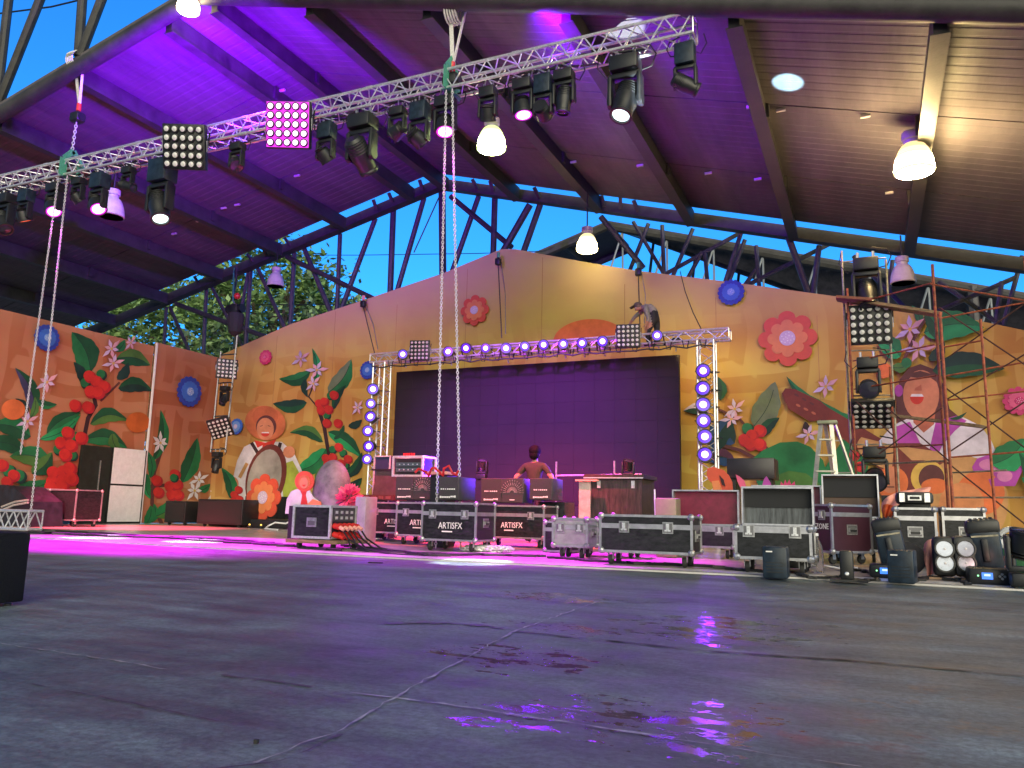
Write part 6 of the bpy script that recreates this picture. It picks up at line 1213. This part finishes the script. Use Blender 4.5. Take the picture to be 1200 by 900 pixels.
p = pZ(993, 681, .02); t = thing('upright_lamp', 'slim black upright lamp on a flat square plate near the bottle', 'lamp', (p.x, p.y, .02)); q = MB(); q.box((p.x, p.y, .03), (.30, .22, .018), BLACK); q.build('base_plate', t, smooth=0); q = MB(); q.rbox((p.x, p.y, .17), (.12, .10, .27), .02, BLACK); q.build('casing', t); q = MB(); q.lathe([(.02, 0), (.012, .006)], (p.x - .0, p.y - .052, .09), ALU, (0, -1, 0), 8); q.build('knob', t)
p = pZ(958, 671, .02); t = thing('water_bottle', 'clear plastic water bottle standing by the lettered cornerwise case', 'bottle', (p.x, p.y, .02))
GL = bpy.data.materials.new('clear_plastic'); GL.use_nodes = True; gb = GL.node_tree.nodes['Principled BSDF']; gb.inputs['Base Color'].default_value = (.95, .97, 1, 1); gb.inputs['Transmission Weight'].default_value = .95; gb.inputs['Roughness'].default_value = .06; gb.inputs['IOR'].default_value = 1.12
q = MB(); q.lathe([(.0, 0), (.06, .0), (.068, .015), (.064, .09), (.068, .17), (.064, .24), (.06, .28), (.035, .34), (.022, .37), (.022, .39)], (p.x, p.y, .022), GL, n=16); q.build('bottle_body', t); q = MB(); q.lathe([(.025, 0), (.025, .03), (0, .031)], (p.x, p.y, .41), WHITE, n=12); q.build('cap', t)
p = pZ(972, 668, .02); t = thing('plastic_bag', 'crumpled pale plastic sheet lying beside the water bottle', 'plastic sheet', p); rr = random.Random(6); q = MB(); n = 7; vs = [(p.x - .12 + .07 * i, p.y - .06 + .04 * j, .03 + rr.uniform(0, .05)) for j in range(5) for i in range(n)]; q.add(vs, [(j * n + i, j * n + i + 1, (j + 1) * n + i + 1, (j + 1) * n + i) for j in range(4) for i in range(n - 1)], WHITE); q.build('sheet', t, smooth=0, fix=False)
# cloths
def drape(name, label, pxs, Y0, Y1, m, seed, cat='cloth'):
    """cloth sheet hung over a back: rows of pixel outlines turned into a rumpled surface"""
    rr = random.Random(seed); top, bot = pxs; n = 14; rows = 8; vs = []; t = thing(name, label, cat, pY(*bot[0], Y0))
    def along(l, u): k = u * (len(l) - 1); i = min(int(k), len(l) - 2); f = k - i; return (l[i][0] * (1 - f) + l[i + 1][0] * f, l[i][1] * (1 - f) + l[i + 1][1] * f)
    for j in range(rows):
        v = j / (rows - 1)
        for i in range(n):
            a, b = along(top, i / (n - 1)), along(bot, i / (n - 1)); Y = Y1 * (1 - v) + Y0 * v + .05 * math.sin(i * 1.3 + j * .8) + rr.uniform(-.02, .02); vs.append(pY(a[0] * (1 - v) + b[0] * v, a[1] * (1 - v) + b[1] * v, Y))
    q = MB(); q.add(vs, [(j * n + i, j * n + i + 1, (j + 1) * n + i + 1, (j + 1) * n + i) for j in range(rows - 1) for i in range(n - 1)], m); o = q.build('fabric', t, smooth=80, fix=False); s = o.modifiers.new('thick', 'SOLIDIFY'); s.thickness = .015; u = o.modifiers.new('soft', 'SUBSURF'); u.levels = u.render_levels = 1; return t
drape('salmon_drape', 'salmon cloth thrown over things behind the black briefcase', [[(1033, 590), (1040, 582), (1052, 577), (1070, 574), (1092, 571)], [(1034, 604), (1046, 597), (1056, 590), (1072, 583), (1088, 578)]], ia[2] + .75, ia[2] + .95, PINKCLOTH, 2)
drape('orange_drape', 'bright orange cloth hanging below the salmon cloth beside the open brown lid', [[(1034, 592), (1040, 590), (1046, 592), (1050, 598)], [(1036, 612), (1040, 610), (1046, 611), (1050, 612)]], ia[2] + .7, ia[2] + .72, ORANGECLOTH, 3)
sp_ = thing('cloth_box', 'dark box holding up the salmon and orange cloths', 'box', pY(1060, 600, ia[2] + 1.2)); a, b = pY(1034, 600, ia[2] + 1.1), pY(1090, 581, ia[2] + 1.1); q = MB(); q.box(((a.x + b.x) / 2, ia[2] + 1.25, b.z / 2 + .01), (b.x - a.x, .3, b.z - .02), CASEBLK); q.build('body', sp_, smooth=0)
drape('pink_drape', 'salmon-pink cloth draped behind the twin blinders down to the floor', [[(1082, 640), (1088, 632), (1105, 629), (1125, 631), (1131, 634)], [(1086, 676), (1092, 674), (1100, 672), (1118, 668), (1128, 662)]], 9.36, 9.5, PINKCLOTH, 5)
drape('pink_rag', 'small salmon-pink rag hanging by the lamp at the edge', [[(1172, 653), (1177, 651), (1184, 652)], [(1175, 662), (1179, 668), (1181, 662)]], 9.3, 9.32, PINKCLOTH, 7, 'rag')
gb_ = thing('green_bag', 'dark green sack behind the lamp at the edge', 'sack', pZ(1190, 668)); p = pY(1188, 648, 9.8); q = MB(); q.ball((p.x, 9.8, .24), .26, mat('green_sack', (.015, .09, .035), .8, var=.3, bump=.5, bscale=8), 12, (1, .7, .95)); q.build('sack_body', gb_)

# cables strewn over the stage floor
rr = random.Random(12); CG = 'cables strewn along the stage edge'
def floor_cable(label, pxs, r=.014, n=14, wob=.05, m=CABLE, z=.034):
    pts = [pZ(x, y, .02) for x, y in pxs]; L = []
    for a, b in zip(pts, pts[1:]):
        for i in range(n): L.append(a.lerp(b, i / n) + V((rr.uniform(-wob, wob), rr.uniform(-wob, wob), 0)))
    L.append(pts[-1]); L = [V((p.x, p.y, z)) for p in L]; t = thing('floor_cable', label, 'cable', L[0], CG); q = MB(); q.path(L, r, m, 5); q.build('cable_run', t)
floor_cable('long black cable along the stage edge from the truss piece to the plug rack', [(-10, 624), (60, 626), (150, 630), (260, 633), (345, 641)], .03, 12, .10)
floor_cable('second black cable behind it, ending at the plug rack dolly', [(40, 622), (140, 627), (230, 634), (330, 640), (400, 646)], .022, 12, .12)
floor_cable('black cable from the plug rack past the hoist chains', [(400, 640), (450, 645), (500, 652), (560, 651), (640, 653)], .022, 12, .08)
floor_cable('black cable under the long silver-edged case', [(640, 654), (720, 660), (820, 664), (900, 672)], .018, 12, .06)
floor_cable('tangled cable around the water bottle', [(930, 672), (950, 679), (985, 677), (1010, 683), (1030, 680)], .014, 16, .05)
floor_cable('tangled cable below the twin blinders', [(1070, 683), (1090, 677), (1115, 681), (1140, 679), (1130, 686)], .014, 16, .05)
floor_cable('loose cable behind the slim upright lamp', [(960, 664), (1000, 668), (1040, 676), (1070, 672)], .016, 14, .06)
for xs, lab in (((1086, 1150, 678), 'flat grey board on the floor under the twin blinders'), ((1000, 1060, 664), 'flat grey board on the floor behind the slim upright lamp')):
    a, b = pZ(xs[0], xs[2], .02), pZ(xs[1], xs[2] + 3, .02); t = thing('floor_board', lab, 'board', a); q = MB(); q.beam((a.x, a.y, .03), (b.x, b.y, .03), .12, .018, PLY); q.build('plank', t, smooth=0)

# black box at the near edge of the concrete
p = pZ(14, 728); a, b = pY(-76, 700, p.y + .44), pY(29.5, 690, p.y + .44); zt = pY(14, 629, p.y).z
t = thing('rigging_box', 'black speaker-like box with corner screws, alone on the concrete', 'box', ((a.x + b.x) / 2, p.y + .2, 0)); c = (a.x + b.x) / 2
q = MB(); q.rbox((c, p.y + .22, zt / 2 + .012), (b.x - a.x, .44, zt - .02), .012, mat('textured_black', (.006, .007, .007), .6, spec=.2, var=.3, scale=40, bump=.6, bscale=180)); q.build('cabinet', t)
for z in (.05, zt * .5, zt - .04):
    for x in (b.x - .02,): q = MB(); q.lathe([(.007, 0), (.004, .004), (0, .004)], (x, p.y - .001, z), STEEL, (0, -1, 0), 8); q.build('screw', t)
for x in (a.x + .05, b.x - .05):
    for y in (.06, .38): q = MB(); q.tube((x, p.y + y, 0), (x, p.y + y, .013), .02, RUBBER, 8); q.build('rubber_foot', t)
# litter on the concrete
for k, ((x, y), lab) in enumerate((((440, 660), 'small dark scrap of tape lying near the stage edge'), ((300, 872), 'tiny black pebble on the near concrete'))):
    p = pZ(x, y); t = thing('scrap', lab, 'litter', p); q = MB(); q.box((p.x, p.y, .0065), (.16 if k == 0 else .011, .05 if k == 0 else .009, .010), RUBBER, Matrix.Rotation(.2, 3, 'Z')); q.build('tape', t)

# ------------------------------------------------------------------ people
def body(name, nodes, edges, paint, parent, levels=2):
    """one continuous skinned figure; nodes: name -> (position, radius); paint(point, nearest node) -> material"""
    me = bpy.data.meshes.new(name); ks = list(nodes); me.from_pydata([nodes[k][0] for k in ks], [(ks.index(a), ks.index(b)) for a, b in edges], [])
    o = bpy.data.objects.new(name, me); COL.objects.link(o); sk = o.modifiers.new('skin', 'SKIN'); sk.use_smooth_shade = True; sk.branch_smoothing = .3
    for i, k in enumerate(ks): r = nodes[k][1]; me.skin_vertices[0].data[i].radius = (r, r) if not isinstance(r, tuple) else r
    me.skin_vertices[0].data[ks.index('pelvis')].use_root = True
    o.modifiers.new('sub', 'SUBSURF').render_levels = levels; o.modifiers['sub'].levels = levels
    dg = bpy.context.evaluated_depsgraph_get(); m2 = bpy.data.meshes.new_from_object(o.evaluated_get(dg)); bpy.data.objects.remove(o)
    m2.materials.clear(); ml = []
    for p in m2.polygons:
        c = p.center; k = min(ks, key=lambda n_: (V(nodes[n_][0]) - c).length - .3 * (max(nodes[n_][1]) if isinstance(nodes[n_][1], tuple) else nodes[n_][1])); m = paint(c, k)
        if m not in ml: ml.append(m); m2.materials.append(m)
        p.material_index = ml.index(m); p.use_smooth = True
    ob = bpy.data.objects.new(name, m2); COL.objects.link(ob); ob.parent = parent; return ob
def hand(nodes, edges, key, wrist, d, across, thumb, s=1.0):
    w, d, ac, th = V(wrist), V(d).normalized(), V(across).normalized(), V(thumb).normalized(); nodes[key + 'palm'] = (w + d * .06 * s, .026 * s); edges.append((key, key + 'palm')); dn = d.cross(ac)
    for i, L in enumerate((.062, .072, .068, .052)):
        o = w + d * .09 * s + ac * (i - 1.5) * .021 * s; a, b, c = key + 'f%da' % i, key + 'f%db' % i, key + 'f%dc' % i
        nodes[a] = (o, .010 * s); nodes[b] = (o + d * L * .55 * s, .009 * s); nodes[c] = (o + d * L * .95 * s + dn * .02 * s, .008 * s); edges += [(key + 'palm', a), (a, b), (b, c)]
    nodes[key + 't1'] = (w + d * .04 * s + th * .035 * s, .012 * s); nodes[key + 't2'] = (w + d * .085 * s + th * .06 * s, .010 * s); edges += [(key + 'palm', key + 't1'), (key + 't1', key + 't2')]
# man with hands on hips, his back to us
pm_ = pY(627, 525, 14.35); H = pm_.z - .02; k = H / 1.74; man = thing('person', 'man in an olive T-shirt standing with hands on hips, back turned, behind the loudspeakers', 'person', (pm_.x, 14.35, .02))
N = {'pelvis': ((0, 0, .96), (.155, .115)), 'waist': ((0, 0, 1.10), (.145, .105)), 'chest': ((0, 0, 1.28), (.175, .115)), 'upper': ((0, -.0, 1.40), (.15, .10)), 'neck0': ((0, .01, 1.475), .065), 'neck': ((0, .015, 1.52), .055), 'jaw': ((0, .03, 1.575), .068), 'skull': ((0, .02, 1.645), .088), 'crown': ((0, .005, 1.70), .07)}
E_ = [('pelvis', 'waist'), ('waist', 'chest'), ('chest', 'upper'), ('upper', 'neck0'), ('neck0', 'neck'), ('neck', 'jaw'), ('jaw', 'skull'), ('skull', 'crown')]
for sg, n_ in ((-1, 'l'), (1, 'r')):
    N.update({n_ + 'sh': ((sg * .185, 0, 1.405), .075), n_ + 'mid': ((sg * .29, -.02, 1.28), .058), n_ + 'el': ((sg * .385, -.05, 1.16), .047), n_ + 'wr': ((sg * .23, .06, 1.03), .032), n_ + 'hip': ((sg * .095, 0, .86), .105), n_ + 'kn': ((sg * .11, .015, .50), .068), n_ + 'ca': ((sg * .115, -.02, .33), .06), n_ + 'an': ((sg * .12, -.02, .09), .042), n_ + 'heel': ((sg * .12, -.05, .045), .042), n_ + 'toe': ((sg * .14, .16, .035), .036)})
    E_ += [('upper', n_ + 'sh'), (n_ + 'sh', n_ + 'mid'), (n_ + 'mid', n_ + 'el'), (n_ + 'el', n_ + 'wr'), ('pelvis', n_ + 'hip'), (n_ + 'hip', n_ + 'kn'), (n_ + 'kn', n_ + 'ca'), (n_ + 'ca', n_ + 'an'), (n_ + 'an', n_ + 'heel'), (n_ + 'an', n_ + 'toe')]
    hand(N, E_, n_ + 'wr', (sg * .23, .06, 1.03), (-sg * .4, .75, -.35), (0, .3, .9), (-sg * .3, -.2, .9))
    N[n_ + 'ear'] = ((sg * .092, .01, 1.63), .022); E_.append(('skull', n_ + 'ear'))
N['nose'] = ((0, .125, 1.615), .016); E_.append(('skull', 'nose'))
def paint1(c, n_):
    if n_[1:3] in ('wr', 'el') or 'palm' in n_ or n_ in ('neck', 'neck0', 'jaw', 'skull', 'crown', 'nose', 'lear', 'rear') or (n_[1:] == 'mid' and c.z < 1.255): return SKIN
    if n_[1:] in ('heel', 'toe'): return RUBBER
    return DARKCLOTH if c.z < .99 else OLIVE
bo = body('body', {a: (V(b[0]), b[1]) for a, b in N.items()}, E_, paint1, man)
q = MB(); q.ball((0, -.01, 1.685), .112, HAIR, 14, (1.0, 1.08, 1.0)); q.ball((0, -.035, 1.61), .098, HAIR, 12, (1.0, .9, 1.0))
ha = q.build('hair'); ha.parent = man; q = MB(); [q.ball((sg * .033, .105, 1.65), .012, WHITE, 6) for sg in (-1, 1)]; ey = q.build('eye_pair'); ey.parent = man
man.scale = (k, k, k)
# man stooping on the truss
def tp_(x, y, dy=0.0): return pY(x, y, SY + .02 + dy)
m2 = thing('person', 'man in a grey shirt, cap and dark trousers stooping on top of the goal-post truss', 'person', pY(763, 404, SY))
O = V(m2.location)
def q2(x, y, dy=0.0): return tp_(x, y, dy) - O
N = {'pelvis': (q2(768.5, 369), (.15, .13)), 'waist': (q2(765, 363), (.14, .12)), 'chest': (q2(760, 360), (.16, .135)), 'upper': (q2(755.5, 360.5), (.14, .12)), 'neck': (q2(752, 361), .06), 'jaw': (q2(748.5, 363.5, -.04), .07), 'skull': (q2(747, 359.5), .092), 'nose': (q2(744.3, 364, -.06), .016)}
E_ = [('pelvis', 'waist'), ('waist', 'chest'), ('chest', 'upper'), ('upper', 'neck'), ('neck', 'jaw'), ('jaw', 'skull'), ('jaw', 'nose')]
for n_, dy, el, wr, kn, an in (('l', -.17, (760, 373), (757.5, 380), (759, 388), (760, 403)), ('r', .17, (744, 371), (738.5, 379), (770, 387), (768, 403))):
    hy = dy * .6
    N.update({n_ + 'sh': (q2(756.5, 362, dy), .072), n_ + 'el': (q2(*el, dy), .046), n_ + 'wr': (q2(*wr, dy), .032), n_ + 'hip': (q2(765.5 if n_ == 'l' else 769, 373, hy), .11), n_ + 'kn': (q2(*kn, hy), .072), n_ + 'an': (q2(*an, hy), .05), n_ + 'toe': (q2(an[0] - 6, an[1] + 1.4, hy), .04)})
    E_ += [('upper', n_ + 'sh'), (n_ + 'sh', n_ + 'el'), (n_ + 'el', n_ + 'wr'), ('pelvis', n_ + 'hip'), (n_ + 'hip', n_ + 'kn'), (n_ + 'kn', n_ + 'an'), (n_ + 'an', n_ + 'toe')]
    hand(N, E_, n_ + 'wr', N[n_ + 'wr'][0], N[n_ + 'wr'][0] - N[n_ + 'el'][0], (0, 1, 0), (-.8, 0, .3))
def paint2(c, n_):
    if n_ in ('neck', 'jaw', 'skull', 'nose') or 'palm' in n_ or n_[1:3] == 'wr': return SKIN
    if n_[1:] in ('hip', 'kn', 'an') or n_ == 'pelvis': return DARKCLOTH
    return RUBBER if n_[1:] == 'toe' else GREYSHIRT
body('body', N, E_, paint2, m2)
q = MB(); h = N['skull'][0]; q.ball(h + V((.01, 0, .025)), .105, mat('cap_grey', (.10, .08, .07), .8), 12, (1.0, 1, .85)); q.box(h + V((-.11, -.02, .0)), (.13, .15, .014), mat('cap_grey', (.10, .08, .07), .8), Matrix.Rotation(-.5, 3, 'Y')); cp = q.build('cap'); cp.parent = m2
q = MB(); [q.ball(N['jaw'][0] + V((-.05, dy, .04)), .012, WHITE, 6) for dy in (-.075, -.01)]; ey = q.build('eye_pair'); ey.parent = m2

# ------------------------------------------------------------------ remaining beams of the fixtures, and added fill spots
mover_beam = bpy.data.objects.get('floor_spotlight')
spot(mover_beam, V((-.85, 8.75, .75)), V((-.96, 13.09, 7.78)), 42000, (.45, .85, 1.0), 3.6, .25, .03)     # beams the parked lamps throw up at the sheets
spot(mover_beam, V((-.75, 8.70, .75)), V((-3.35, 11.5, 8.4)), 22000, (.8, .95, 1.0), 5.0, .3, .03)

spot(bpy.data.objects.get('moving_head.020') or mover_beam, pY(1186, 664, 8.75), pY(1105, 655, 9.4), 4, (1.0, .52, .42), 75, .9, .05)   # added pink spot brightens the salmon cloth; the head at the edge is unlit
vh = [o for o in bpy.data.objects if o.get('label', '').startswith('small dark moving head standing behind the road trunk')][0]
spot(vh, V(vh.location) + V((-.3, -.1, .55)), V((-6.0, 13.2, .85)), 900, (.14, .02, 1.0), 70, .9, .05)  # added violet spot colours the loudspeaker sides; the head itself stays unlit
